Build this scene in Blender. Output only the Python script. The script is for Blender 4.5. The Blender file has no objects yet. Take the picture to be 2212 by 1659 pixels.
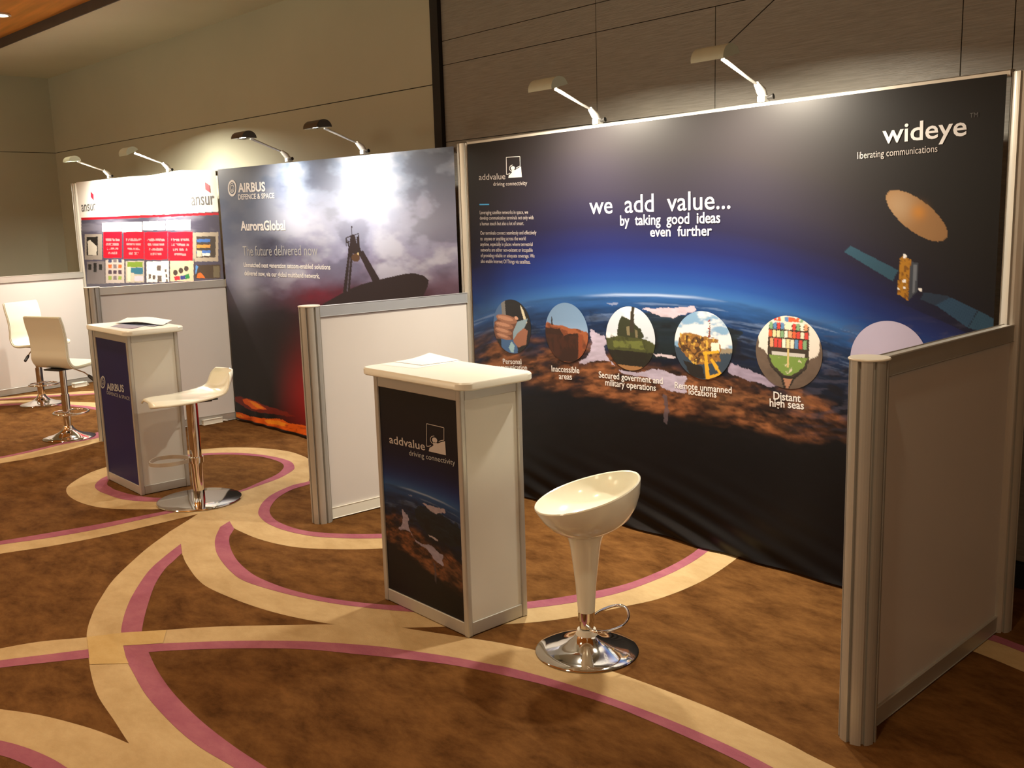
import bpy, bmesh, math, random
import numpy as np
from mathutils import Vector, Matrix, noise as mnoise
from mathutils.geometry import tessellate_polygon

random.seed(4)
S = bpy.context.scene
C = S.collection

# ------------------------------------------------------------------ camera, world, exposure, room lamps, added fill
CAM = np.array([4.4099, -3.5926, 1.5643])
FPX, YAW, PITCH, ROLL = 2115.957, -0.8453, -0.1683, -0.0291
CXP, CYP = 1106.0, 829.5
_f = np.array([math.sin(YAW) * math.cos(PITCH), math.cos(YAW) * math.cos(PITCH), math.sin(PITCH)])
_r0 = np.array([math.cos(YAW), -math.sin(YAW), 0.0])
_u0 = np.cross(_r0, _f)
_r = math.cos(ROLL) * _r0 + math.sin(ROLL) * _u0
_u = -math.sin(ROLL) * _r0 + math.cos(ROLL) * _u0
cam_data = bpy.data.cameras.new('camera')
cam_data.sensor_fit = 'HORIZONTAL'
cam_data.sensor_width = 36.0
cam_data.lens = FPX / 2212.0 * 36.0
cam_data.clip_start = 0.05
cam = bpy.data.objects.new('camera', cam_data)
C.objects.link(cam)
cam.matrix_world = Matrix(((_r[0], _u[0], -_f[0], CAM[0]), (_r[1], _u[1], -_f[1], CAM[1]),
                           (_r[2], _u[2], -_f[2], CAM[2]), (0, 0, 0, 1)))
S.camera = cam

S.view_settings.view_transform = 'Standard'
S.view_settings.look = 'None'
S.view_settings.gamma = 1.0
S.view_settings.use_curve_mapping = False
S.view_settings.exposure = 0.0
S.cycles.use_denoising = True
S.cycles.sample_clamp_indirect = 4.0
S.cycles.caustics_reflective = False
S.cycles.caustics_refractive = False

world = bpy.data.worlds.new('world')
S.world = world
world.use_nodes = True
world.node_tree.nodes['Background'].inputs[0].default_value = (1.0, 0.78, 0.5, 1)
world.node_tree.nodes['Background'].inputs[1].default_value = 0.03

WARM = (1.0, 0.80, 0.53)
def spot(x, y, z, power, angle=110, blend=0.8, radius=0.07, aim=None, color=WARM):
    d = bpy.data.lights.new('ceiling_spot', 'SPOT')
    d.energy = power; d.color = color
    d.spot_size = math.radians(angle); d.spot_blend = blend; d.shadow_soft_size = radius
    o = bpy.data.objects.new('ceiling_spot', d); C.objects.link(o)
    o.location = (x, y, z)
    v = Vector(aim) - Vector((x, y, z)) if aim else Vector((0, 0, -1))
    o.rotation_euler = v.to_track_quat('-Z', 'Y').to_euler()
    return o
# recessed downlights of the ballroom's timber ceiling
for (x, y, p) in [(-6.2, -2.2, 65), (-4.9, -1.0, 80), (-3.6, -2.2, 130), (-1.2, -2.2, 130), (1.2, -2.3, 100), (-6.2, -4.4, 70),
                  (-3.6, -4.4, 130), (-1.2, -4.4, 120), (1.2, -4.4, 100), (-3.6, -6.6, 100), (-1.2, -6.6, 100), (1.4, -6.6, 90), (3.42, -2.4, 105), (3.6, -5.6, 45), (6.0, -4.4, 45)]:
    spot(x, y, 3.30, p * 0.72)

def fill_light(x, y, z, power, radius=0.45):          # soft fill added out of view to lift walls, ceiling and upright faces
    d = bpy.data.lights.new('added_fill', 'POINT'); d.energy = power; d.color = (1.0, 0.82, 0.57); d.shadow_soft_size = radius
    o = bpy.data.objects.new('added_fill', d); C.objects.link(o); o.location = (x, y, z)
for q in [(-5.0, -7.2, 2.2, 140), (-1.8, -5.4, 2.5, 80), (-0.5, -8.0, 2.2, 115), (3.4, -7.6, 2.4, 75), (6.3, -3.2, 2.4, 52)]: fill_light(*q)

# ------------------------------------------------------------------ helpers
TH = 0.0243                                    # the two far stands run at a slight angle to the near one
def left(x, y, z=0.0):
    return np.array([x * math.cos(TH) - y * math.sin(TH), x * math.sin(TH) + y * math.cos(TH), z])
def _hit(px, py, n, d0):
    d = _f + (px - CXP) / FPX * _r - (py - CYP) / FPX * _u
    return CAM + (d0 - np.dot(n, CAM)) / np.dot(n, d) * d
def on_floor(px, py, z=0.0): return _hit(px, py, np.array([0, 0, 1.0]), z)
def on_wall(px, py, y=0.0): return _hit(px, py, np.array([0, 1.0, 0]), y)
def on_left(px, py, y=0.0): return _hit(px, py, np.array([-math.sin(TH), math.cos(TH), 0]), y)
def to_px(P):
    d = np.asarray(P, float) - CAM
    z = d @ _f
    return CXP + FPX * (d @ _r) / z, CYP - FPX * (d @ _u) / z

def lin(c):
    c = np.asarray(c, float) / 255.0
    return np.where(c <= 0.04045, c / 12.92, ((c + 0.055) / 1.055) ** 2.4)

def mat(name, color, rough=0.5, metal=0.0, spec=0.5, noise=None, bump=None, coat=0.0, emit=None):
    m = bpy.data.materials.new(name); m.use_nodes = True
    nt = m.node_tree; b = nt.nodes['Principled BSDF']
    col = tuple(color) + (1,)
    b.inputs['Base Color'].default_value = col
    b.inputs['Roughness'].default_value = rough
    b.inputs['Metallic'].default_value = metal
    b.inputs['Specular IOR Level'].default_value = spec
    b.inputs['Coat Weight'].default_value = coat
    if emit:
        b.inputs['Emission Color'].default_value = tuple(emit[0]) + (1,)
        b.inputs['Emission Strength'].default_value = emit[1]
    if noise or bump:
        tc = nt.nodes.new('ShaderNodeTexCoord')
    if noise:                                   # (scale, amount, stretch)
        mp = nt.nodes.new('ShaderNodeMapping'); mp.inputs['Scale'].default_value = noise[2] if len(noise) > 2 else (1, 1, 1)
        n = nt.nodes.new('ShaderNodeTexNoise'); n.inputs['Scale'].default_value = noise[0]; n.inputs['Detail'].default_value = 5
        r = nt.nodes.new('ShaderNodeMapRange')
        r.inputs[1].default_value = 0.3; r.inputs[2].default_value = 0.7
        r.inputs[3].default_value = 1 - noise[1]; r.inputs[4].default_value = 1 + noise[1]
        mx = nt.nodes.new('ShaderNodeMix'); mx.data_type = 'RGBA'; mx.blend_type = 'MULTIPLY'
        mx.inputs[0].default_value = 1.0; mx.inputs[6].default_value = col
        nt.links.new(tc.outputs['Object'], mp.inputs[0]); nt.links.new(mp.outputs[0], n.inputs['Vector'])
        nt.links.new(n.outputs[0], r.inputs[0]); nt.links.new(r.outputs[0], mx.inputs[7])
        nt.links.new(mx.outputs[2], b.inputs['Base Color'])
    if bump:                                    # (scale, strength, stretch)
        mp = nt.nodes.new('ShaderNodeMapping'); mp.inputs['Scale'].default_value = bump[2] if len(bump) > 2 else (1, 1, 1)
        n = nt.nodes.new('ShaderNodeTexNoise'); n.inputs['Scale'].default_value = bump[0]; n.inputs['Detail'].default_value = 4
        bp = nt.nodes.new('ShaderNodeBump'); bp.inputs['Strength'].default_value = bump[1]; bp.inputs['Distance'].default_value = 0.01
        nt.links.new(tc.outputs['Object'], mp.inputs[0]); nt.links.new(mp.outputs[0], n.inputs['Vector'])
        nt.links.new(n.outputs[0], bp.inputs['Height']); nt.links.new(bp.outputs[0], b.inputs['Normal'])
    return m

def print_mat(name, rough=0.5, spec=0.5, bump=0.0):
    m = mat(name, (0.5, 0.5, 0.5), rough, 0, spec, bump=(900, bump) if bump else None)
    nt = m.node_tree; b = nt.nodes['Principled BSDF']
    a = nt.nodes.new('ShaderNodeVertexColor'); a.layer_name = 'print'
    nt.links.new(a.outputs[0], b.inputs['Base Color'])
    return m

M = {}
M['alu'] = mat('anodised_aluminium', (0.62, 0.60, 0.54), 0.38, 0.55, noise=(3, 0.05))
M['alu_side'] = mat('aluminium_profile', (0.50, 0.49, 0.45), 0.42, 0.5, noise=(3, 0.05))
M['panel'] = mat('white_laminate_panel', (0.66, 0.63, 0.60), 0.35, 0, 0.45, noise=(2, 0.02))
M['cap'] = mat('cream_plastic', (0.80, 0.78, 0.68), 0.4)
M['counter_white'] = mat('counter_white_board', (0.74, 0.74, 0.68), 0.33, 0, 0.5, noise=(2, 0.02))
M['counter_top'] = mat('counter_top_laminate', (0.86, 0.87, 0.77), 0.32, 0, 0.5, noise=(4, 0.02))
M['gloss_white'] = mat('glossy_white_plastic', (0.88, 0.89, 0.76), 0.16, 0, 0.5, noise=(3, 0.02), coat=0.3)
M['shell'] = mat('cream_moulded_shell', (0.78, 0.78, 0.66), 0.3, 0, 0.5, noise=(3, 0.02))
M['chrome'] = mat('chrome', (0.80, 0.79, 0.77), 0.06, 1.0, noise=(8, 0.02))
M['black'] = mat('black_rubber', (0.012, 0.011, 0.010), 0.45, noise=(20, 0.1))
M['lamp_body'] = mat('white_lamp_plastic', (0.72, 0.72, 0.68), 0.4, noise=(10, 0.03))
M['lamp_shade'] = mat('grey_lamp_enamel', (0.52, 0.60, 0.50), 0.45, noise=(10, 0.05))
M['rail'] = mat('grey_aluminium_rail', (0.43, 0.45, 0.47), 0.42, 0.4, noise=(3, 0.05))
M['dark_shade'] = mat('dark_lamp_enamel', (0.055, 0.048, 0.035), 0.4, noise=(10, 0.05))
M['bulb'] = mat('lit_bulb', (1, 1, 1), 0.4, emit=((1.0, 0.93, 0.78), 30.0))
M['paper'] = mat('white_paper', (0.86, 0.86, 0.84), 0.6, noise=(6, 0.02))
M['navy_paper'] = mat('navy_brochure', (0.03, 0.035, 0.10), 0.35, noise=(12, 0.2))
M['ink_white'] = mat('white_print', (0.78, 0.78, 0.78), 0.45, noise=(5, 0.03))
M['ink_soft'] = mat('soft_white_print', (0.50, 0.46, 0.44), 0.45, noise=(5, 0.03))
M['ink_dark'] = mat('grey_print', (0.10, 0.10, 0.10), 0.5, noise=(5, 0.05))
M['ink_red'] = mat('red_print', (0.55, 0.02, 0.05), 0.5, noise=(5, 0.05))
M['ink_cyan'] = mat('cyan_print', (0.03, 0.25, 0.5), 0.5, noise=(5, 0.05))
M['ink_silver'] = mat('silver_print', (0.40, 0.41, 0.42), 0.5, noise=(5, 0.05))
M['banner'] = print_mat('printed_fabric', 0.45, 0.28)
M['photo'] = print_mat('printed_photo', 0.45, 0.5)
M['board_print'] = print_mat('printed_board', 0.45, 0.3)

def cleanup(bm):
    bmesh.ops.recalc_face_normals(bm, faces=bm.faces)
def obj(name, bm, m, parent=None, smooth=False, fix=True):
    me = bpy.data.meshes.new(name)
    if fix: cleanup(bm)
    bm.to_mesh(me); bm.free()
    for x in (m if isinstance(m, (list, tuple)) else [m]): me.materials.append(x)
    if smooth:
        me.shade_smooth()
        if smooth != 'all':
            try: me.set_sharp_from_angle(angle=math.radians(40))
            except Exception: pass
    o = bpy.data.objects.new(name, me); C.objects.link(o)
    if parent: o.parent = parent
    return o
def tag(o, label, cat, group=None):
    o['label'] = label; o['category'] = cat
    if group: o['group'] = group
    return o
def thing(name, label, cat, loc=(0, 0, 0), rotz=0.0, group=None):
    o = bpy.data.objects.new(name, None); C.objects.link(o)
    o.location = loc; o.rotation_euler = (0, 0, rotz); o.empty_display_size = 0.1
    return tag(o, label, cat, group)
def struct(name, bm, m, parent=None, smooth=False, fix=True):
    o = obj(name, bm, m, parent, smooth, fix)
    o['kind'] = 'structure'
    return o
def dup(root, loc, rotz, label, group=None):
    r = root.copy(); C.objects.link(r); r.location = loc; r.rotation_euler = (0, 0, rotz)
    r['label'] = label
    if group: r['group'] = group
    for ch in list(root.children):
        c = ch.copy(); C.objects.link(c); c.parent = r
        for g in list(ch.children):
            d = g.copy(); C.objects.link(d); d.parent = c
    return r

def box(bm, x0, x1, y0, y1, z0, z1, bev=0.0, mi=0):
    r = bmesh.ops.create_cube(bm, size=1)
    vs = r['verts']
    for v in vs:
        v.co = Vector(((x0 + x1) / 2 + v.co.x * (x1 - x0), (y0 + y1) / 2 + v.co.y * (y1 - y0), (z0 + z1) / 2 + v.co.z * (z1 - z0)))
    fs = {f for v in vs for f in v.link_faces}
    for f in fs: f.material_index = mi
    if bev:
        es = {e for v in vs for e in v.link_edges}
        bmesh.ops.bevel(bm, geom=list(es), offset=bev, segments=2, affect='EDGES', profile=0.5)
def B(*a, **k):
    bm = bmesh.new(); box(bm, *a, **k); return bm
def beam(bm, A, Bp, w, h, bev=0.0):
    """box of section w (sideways) x h (vertical) from A to B"""
    A = Vector(A); Bp = Vector(Bp); d = (Bp - A); L = d.length; d.normalize()
    s = d.cross(Vector((0, 0, 1)))
    if s.length < 1e-4: s = Vector((1, 0, 0))
    s.normalize(); t = s.cross(d)
    r = bmesh.ops.create_cube(bm, size=1); vs = r['verts']
    for v in vs:
        c = v.co.copy()
        v.co = A + d * ((c.x + 0.5) * L) + s * (c.y * w) + t * (c.z * h)
    if bev:
        es = {e for v in vs for e in v.link_edges}
        bmesh.ops.bevel(bm, geom=list(es), offset=bev, segments=1, affect='EDGES')
def lathe(bm, prof, seg=48, cx=0, cy=0):
    rings = []
    for (r, z) in prof:
        if r < 1e-6: rings.append([bm.verts.new((cx, cy, z))])
        else: rings.append([bm.verts.new((cx + r * math.cos(2 * math.pi * k / seg), cy + r * math.sin(2 * math.pi * k / seg), z)) for k in range(seg)])
    for a, b in zip(rings[:-1], rings[1:]):
        for k in range(seg):
            k2 = (k + 1) % seg
            if len(a) == 1 and len(b) == 1: continue
            if len(a) == 1: bm.faces.new((a[0], b[k2], b[k]))
            elif len(b) == 1: bm.faces.new((a[k], a[k2], b[0]))
            else: bm.faces.new((a[k], a[k2], b[k2], b[k]))
def tube(bm, pts, r, seg=12, closed=False):
    pts = [Vector(p) for p in pts]; n = len(pts)
    rr = r if isinstance(r, (list, tuple)) else [r] * n
    rings = []; ref = None
    for i, p in enumerate(pts):
        if closed: d = pts[(i + 1) % n] - pts[i - 1]
        else: d = pts[min(i + 1, n - 1)] - pts[max(i - 1, 0)]
        d.normalize()
        if ref is None:
            ref = d.cross(Vector((0, 0, 1)))
            if ref.length < 1e-3: ref = d.cross(Vector((1, 0, 0)))
        ref = (ref - d * ref.dot(d)).normalized(); b = d.cross(ref)
        rings.append([bm.verts.new(p + (ref * math.cos(2 * math.pi * k / seg) + b * math.sin(2 * math.pi * k / seg)) * rr[i]) for k in range(seg)])
    for i in range(n if closed else n - 1):
        a = rings[i]; b = rings[(i + 1) % n]
        for k in range(seg): bm.faces.new((a[k], a[(k + 1) % seg], b[(k + 1) % seg], b[k]))
    if not closed:
        bm.faces.new(rings[0]); bm.faces.new(rings[-1])
def catmull(P, n=8, closed=False):
    P = [np.asarray(p, float) for p in P]; out = []; m = len(P)
    for i in range(m if closed else m - 1):
        g = lambda k: P[k % m] if closed else P[min(max(k, 0), m - 1)]
        p0, p1, p2, p3 = g(i - 1), g(i), g(i + 1), g(i + 2)
        for j in range(n):
            t = j / n
            out.append(0.5 * (2 * p1 + (p2 - p0) * t + (2 * p0 - 5 * p1 + 4 * p2 - p3) * t * t + (3 * p1 - p0 - 3 * p2 + p3) * t ** 3))
    if not closed: out.append(P[-1])
    return out
def post_bm(r, z0, z1, x=0, y=0):
    """round exhibition post with eight grooves"""
    prof = []
    for k in range(8):
        a = k * math.pi / 4
        for t in (-0.10, 0.10): prof.append((r * 0.80, a + t * 0.75))
        for t in np.linspace(0.11, math.pi / 4 - 0.11, 5): prof.append((r, a + t))
    bm = bmesh.new()
    lo = [bm.verts.new((x + q * math.cos(a), y + q * math.sin(a), z0)) for q, a in prof]
    hi = [bm.verts.new((x + q * math.cos(a), y + q * math.sin(a), z1)) for q, a in prof]
    n = len(prof)
    for i in range(n): bm.faces.new((lo[i], lo[(i + 1) % n], hi[(i + 1) % n], hi[i]))
    bm.faces.new(lo); bm.faces.new(hi)
    return bm

# ---------------------------------------------------------------- printed artwork: numpy painting into a colour attribute
def _hash(ix, iy, s):
    h = (ix.astype(np.int64) * 374761393 + iy.astype(np.int64) * 668265263 + s * 974711) & 0x7fffffff
    h = ((h ^ (h >> 13)) * 1274126177) & 0x7fffffff
    return ((h ^ (h >> 16)) & 0xffff) / 65535.0
def vnoise(x, y, s=0):
    ix = np.floor(x); iy = np.floor(y); fx = x - ix; fy = y - iy
    fx = fx * fx * (3 - 2 * fx); fy = fy * fy * (3 - 2 * fy)
    a = _hash(ix, iy, s); b = _hash(ix + 1, iy, s); c = _hash(ix, iy + 1, s); d = _hash(ix + 1, iy + 1, s)
    return (a * (1 - fx) + b * fx) * (1 - fy) + (c * (1 - fx) + d * fx) * fy
def fbm(x, y, s=0, o=5):
    t = 0; a = 0.5
    for k in range(o):
        t = t + a * vnoise(x, y, s + k); x = x * 2.03 + 11.3; y = y * 2.03 + 7.1; a *= 0.5
    return t / (1 - 0.5 ** o)
def inpoly(X, Y, pts):
    m = np.zeros(X.shape, bool); n = len(pts)
    for i in range(n):
        x0, y0 = pts[i]; x1, y1 = pts[(i + 1) % n]
        if y0 == y1: continue
        c = ((y0 > Y) != (y1 > Y)) & (X < (x1 - x0) * (Y - y0) / (y1 - y0) + x0)
        m ^= c
    return m
def sst(a, b, x):
    t = np.clip((x - a) / (b - a), 0, 1); return t * t * (3 - 2 * t)
class Canvas:
    def __init__(s, X, Y, col):
        s.X, s.Y = X, Y; s.c = np.zeros(X.shape + (3,)); s.c[:] = col
    def put(s, m, col):
        m = np.asarray(m, float)[..., None]; s.c = s.c * (1 - m) + np.asarray(col, float) * m
    def poly(s, pts, col, warp=0, sc=20, a=1.0):
        X, Y = s.X, s.Y
        if warp:
            X = X + (fbm(s.X / sc, s.Y / sc, 31) - .5) * warp; Y = Y + (fbm(s.X / sc, s.Y / sc, 57) - .5) * warp * .7
        s.put(inpoly(X, Y, pts) * a, col)
    def ell(s, cx, cy, rx, ry, col, ang=0, a=1.0):
        c, n = math.cos(ang), math.sin(ang); dx = s.X - cx; dy = s.Y - cy
        u = (dx * c + dy * n) / rx; v = (-dx * n + dy * c) / ry
        s.put((u * u + v * v < 1) * a, col)
def setcol(me, rgb):
    ca = me.color_attributes.new('print', 'FLOAT_COLOR', 'POINT')
    a = np.ones((len(me.vertices), 4), np.float32); a[:, :3] = np.clip(rgb, 0, 1)
    ca.data.foreach_set('color', a.ravel())
def grid_mesh(name, P, rgb, m, parent=None):
    """P (h,w,3) positions, rgb (h,w,3) linear print colours"""
    h, w = P.shape[:2]
    me = bpy.data.meshes.new(name)
    idx = np.arange(h * w).reshape(h, w)
    q = np.stack([idx[:-1, :-1], idx[:-1, 1:], idx[1:, 1:], idx[1:, :-1]], -1).reshape(-1, 4)
    me.vertices.add(h * w); me.vertices.foreach_set('co', P.astype(np.float32).ravel())
    me.loops.add(len(q) * 4); me.loops.foreach_set('vertex_index', q.astype(np.int32).ravel())
    me.polygons.add(len(q)); me.polygons.foreach_set('loop_start', np.arange(0, len(q) * 4, 4, dtype=np.int32))
    me.update(calc_edges=True); me.validate()
    setcol(me, rgb.reshape(-1, 3)); me.materials.append(m); me.shade_smooth()
    o = bpy.data.objects.new(name, me); C.objects.link(o)
    if parent: o.parent = parent
    return o

# ---------------------------------------------------------------- lettering laid on a printed surface
def text_bm(bm, s, A, Bp, asc, nrm, bold=0.0, up=(0, 0, 1), off=0.0022, ref=None):
    """one line of type between A and B (baseline ends, metres); asc = height of its tallest letter"""
    cu = bpy.data.curves.new('type', 'FONT'); cu.body = s; cu.offset = bold; cu.resolution_u = 3
    o = bpy.data.objects.new('type', cu); C.objects.link(o)
    me = bpy.data.meshes.new_from_object(o)
    bpy.data.objects.remove(o); 
    co = np.zeros(len(me.vertices) * 3); me.vertices.foreach_get('co', co); co = co.reshape(-1, 3)
    A = np.asarray(A, float); Bp = np.asarray(Bp, float); d = Bp - A; L = np.linalg.norm(d); d /= L
    x0, x1 = co[:, 0].min(), co[:, 0].max(); y1 = co[:, 1].max()
    upv = np.asarray(up, float); upv = upv - d * upv.dot(d); upv /= np.linalg.norm(upv)
    W = A + np.outer((co[:, 0] - x0) / (x1 - x0) * L, d) + np.outer(co[:, 1] / y1 * asc, upv) + np.asarray(nrm) * off
    vs = [bm.verts.new(w) for w in W]
    for p in me.polygons:
        try: bm.faces.new([vs[i] for i in p.vertices])
        except ValueError: pass
    bpy.data.meshes.remove(me); bpy.data.curves.remove(cu)
def flat_poly(bm, pts):
    vs = [bm.verts.new(p) for p in pts]
    for t in tessellate_polygon([[Vector(p) for p in pts]]):
        try: bm.faces.new([vs[i] for i in t])
        except ValueError: pass
def ring_poly(bm, outer, inner):
    n = len(outer)
    a = [bm.verts.new(p) for p in outer]; b = [bm.verts.new(p) for p in inner]
    for i in range(n): bm.faces.new((a[i], a[(i + 1) % n], b[(i + 1) % n], b[i]))
#%%SETTING%%
# ================================================================= the room
TR = 0.045
PX, PY = -0.85, 0.5
def room(x, y, z=0.0):                          # the plastered wall's own direction
    dx, dy = x - PX, y - PY
    return np.array([PX + dx * math.cos(TR) - dy * math.sin(TR), PY + dx * math.sin(TR) + dy * math.cos(TR), z])
ZS, ZW = 3.258, 3.335
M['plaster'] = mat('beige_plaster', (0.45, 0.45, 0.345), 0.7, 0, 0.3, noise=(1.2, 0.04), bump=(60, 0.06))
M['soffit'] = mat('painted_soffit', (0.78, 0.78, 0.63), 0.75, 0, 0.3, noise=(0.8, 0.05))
M['wall_panel'] = mat('grey_brown_veneer', (0.245, 0.235, 0.205), 0.36, 0, 0.45, noise=(14, 0.16, (0.5, 1, 9)), bump=(22, 0.25, (0.6, 1, 12)))
M['joint'] = mat('dark_joint', (0.012, 0.010, 0.008), 0.8, noise=(5, 0.1))
M['timber'] = mat('orange_timber', (0.80, 0.34, 0.06), 0.35, 0, 0.45, noise=(3, 0.25, (0.35, 4, 1)))
M['dark_wall'] = mat('brown_wallcover', (0.20, 0.15, 0.095), 0.7, noise=(2, 0.06))

# carpet: brown field, beige bands and mauve bands woven into one mesh
def carpet_mat(name, c0, c1, amount_scale):
    m = bpy.data.materials.new(name); m.use_nodes = True
    nt = m.node_tree; b = nt.nodes['Principled BSDF']; b.inputs['Roughness'].default_value = 0.95
    b.inputs['Specular IOR Level'].default_value = 0.08
    tc = nt.nodes.new('ShaderNodeTexCoord')
    mp = nt.nodes.new('ShaderNodeMapping'); mp.inputs['Rotation'].default_value = (0, 0, 0.7); mp.inputs['Scale'].default_value = (1.0, 1.9, 1)
    n1 = nt.nodes.new('ShaderNodeTexNoise'); n1.inputs['Scale'].default_value = amount_scale; n1.inputs['Detail'].default_value = 9; n1.inputs['Roughness'].default_value = 0.72
    n1.inputs['Distortion'].default_value = 0.15
    r = nt.nodes.new('ShaderNodeValToRGB'); r.color_ramp.elements[0].position = 0.33; r.color_ramp.elements[1].position = 0.68
    r.color_ramp.elements[0].color = tuple(c0) + (1,); r.color_ramp.elements[1].color = tuple(c1) + (1,)
    n2 = nt.nodes.new('ShaderNodeTexNoise'); n2.inputs['Scale'].default_value = 260; n2.inputs['Detail'].default_value = 2
    bp = nt.nodes.new('ShaderNodeBump'); bp.inputs['Strength'].default_value = 0.35; bp.inputs['Distance'].default_value = 0.004
    L = nt.links.new
    L(tc.outputs['Object'], mp.inputs[0]); L(mp.outputs[0], n1.inputs['Vector']); L(n1.outputs[0], r.inputs[0]); L(r.outputs[0], b.inputs['Base Color'])
    L(tc.outputs['Object'], n2.inputs['Vector']); L(n2.outputs[0], bp.inputs['Height']); L(bp.outputs[0], b.inputs['Normal'])
    return m
M['c_brown'] = carpet_mat('brown_carpet', (0.066, 0.026, 0.0062), (0.185, 0.086, 0.025), 4.6)
M['c_beige'] = carpet_mat('beige_carpet', (0.42, 0.295, 0.145), (0.54, 0.40, 0.215), 4.0)
M['c_mauve'] = carpet_mat('mauve_carpet', (0.27, 0.080, 0.125), (0.37, 0.135, 0.17), 4.0)
M['c_gold'] = carpet_mat('golden_carpet', (0.46, 0.31, 0.12), (0.56, 0.40, 0.18), 4.0)

fl = bmesh.new()
vs = [fl.verts.new(p) for p in [(-9, -9.6, 0), (7.4, -9.6, 0), (7.4, 1.2, 0), (-9, 1.2, 0)]]
fl.faces.new(vs)
def edge(pts, n):
    P = catmull([on_floor(*p) for p in pts], 10)
    P = np.array(P); s = np.concatenate([[0], np.cumsum(np.linalg.norm(np.diff(P, axis=0), axis=1))]); s /= s[-1]
    t = np.linspace(0, 1, n)
    return np.stack([np.interp(t, s, P[:, k]) for k in range(3)], 1)
def strip(bm, a, b, z, mi):
    va = [bm.verts.new((p[0], p[1], z)) for p in a]; vb = [bm.verts.new((p[0], p[1], z)) for p in b]
    for i in range(len(va) - 1):
        f = bm.faces.new((va[i], va[i + 1], vb[i + 1], vb[i])); f.material_index = mi
ZB, ZM = 0.0003, 0.0010
_lay = [0]
def band(e1, e2, e3=None, n=90):
    a = edge(e1, n); b = edge(e2, n); _lay[0] += 1
    strip(fl, a, b, ZB + _lay[0] * 0.00003, 1)
    if e3: strip(fl, b, edge(e3, n), ZM + _lay[0] * 0.00003, 2)
def patch(pts, mi, z):
    _lay[0] += 1; z += _lay[0] * 0.00003
    P = [on_floor(*p) for p in pts]
    vs = [fl.verts.new((p[0], p[1], z)) for p in P]
    for t in tessellate_polygon([[Vector((p[0], p[1], 0)) for p in P]]):
        try:
            f = fl.faces.new([vs[i] for i in t]); f.material_index = mi
        except ValueError: pass
# broad arc sweeping across the foreground
band([(-120, 1425), (0, 1401), (87, 1386), (185, 1377), (263, 1368), (318, 1364), (463, 1354), (640, 1350), (710, 1349), (839, 1353), (900, 1361), (1011, 1378), (1070, 1387), (1140, 1401), (1160, 1405), (1245, 1427), (1331, 1453), (1431, 1489), (1551, 1536), (1640, 1576), (1699, 1604), (1753, 1633), (1806, 1659), (1900, 1712)],
     [(-120, 1447), (0, 1427), (87, 1416), (191, 1403), (266, 1395), (405, 1388), (521, 1384.5), (640, 1385), (719, 1389), (821, 1397), (889, 1406.5), (979, 1420), (1058, 1435), (1100, 1443), (1190, 1467), (1296, 1500), (1401, 1537.5), (1491, 1574), (1581, 1614), (1663, 1655), (1760, 1712)],
     [(-120, 1461), (0, 1443), (116, 1430), (191, 1422), (321, 1409), (463, 1402), (640, 1402), (776, 1414), (866, 1423), (957, 1434), (1036, 1448), (1140, 1471), (1190, 1484), (1311, 1521), (1401, 1557), (1491, 1596), (1599, 1647), (1690, 1700)])
# S-shaped band climbing from the bottom edge to the far stool
band([(420, 1760), (350, 1690), (310, 1645), (278, 1605), (246, 1555.6), (214, 1508), (200, 1470), (192, 1427), (187.5, 1369), (200, 1325), (217, 1293), (247, 1250), (299.5, 1200), (330, 1175), (365, 1150)],
     [(640, 1760), (560, 1700), (506, 1659), (434, 1616), (376, 1568.6), (318, 1505), (289, 1456), (272, 1421), (265, 1380), (262, 1360), (271, 1321), (288.6, 1282), (321, 1234), (356, 1202), (390.6, 1175)],
     [(700, 1760), (640, 1705), (576, 1659), (506, 1613), (434, 1557), (376, 1499), (341, 1450), (321, 1409), (309, 1380), (307, 1360), (317, 1315), (334, 1265), (356, 1230), (375, 1212), (393, 1195)])
# lower left band
band([(-120, 1518), (0, 1532), (87, 1545), (174, 1567), (231, 1586), (278, 1606), (330, 1626), (420, 1668), (560, 1745)],
     [(-120, 1577), (0, 1600), (58, 1616), (110, 1638), (145, 1659), (185, 1685), (220, 1712), (260, 1745)],
     [(-120, 1605), (0, 1632), (43, 1647), (69, 1659), (100, 1678), (140, 1705), (190, 1745)])
patch([(278, 1606), (434, 1616), (506, 1659), (640, 1760), (300, 1800), (180, 1690), (145, 1659)], 1, ZB)
# arc running behind the front counter
band([(392.8, 1176), (396, 1203), (407.5, 1225.5), (428, 1252.6), (457, 1273), (529, 1303), (610, 1327.5), (708, 1347), (775, 1354), (860, 1356), (957, 1354), (1100, 1348), (1175, 1342), (1247, 1331.5), (1350, 1310), (1431, 1291), (1521, 1253), (1593, 1205), (1635, 1165)],
     [(475, 1140), (466, 1160), (464.4, 1178), (471, 1200.6), (495.6, 1232), (529.5, 1256), (610, 1281), (692, 1299), (773, 1311), (889, 1322), (1010, 1325), (1139, 1315), (1244, 1301), (1341, 1280), (1431, 1247), (1491, 1217), (1532, 1188.6), (1568, 1155)],
     [(505, 1141), (497, 1155), (495.6, 1175), (507, 1203), (529.5, 1228), (563.4, 1250), (631, 1275), (719, 1294), (832, 1306.7), (940, 1309), (1030, 1309), (1139, 1300.5), (1244, 1285), (1341, 1265), (1416, 1238), (1476, 1208), (1512, 1182.6), (1545, 1150)], n=120)
patch([(475, 1139), (496, 1126), (506, 1143), (497, 1157), (480, 1150)], 2, ZM)
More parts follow.
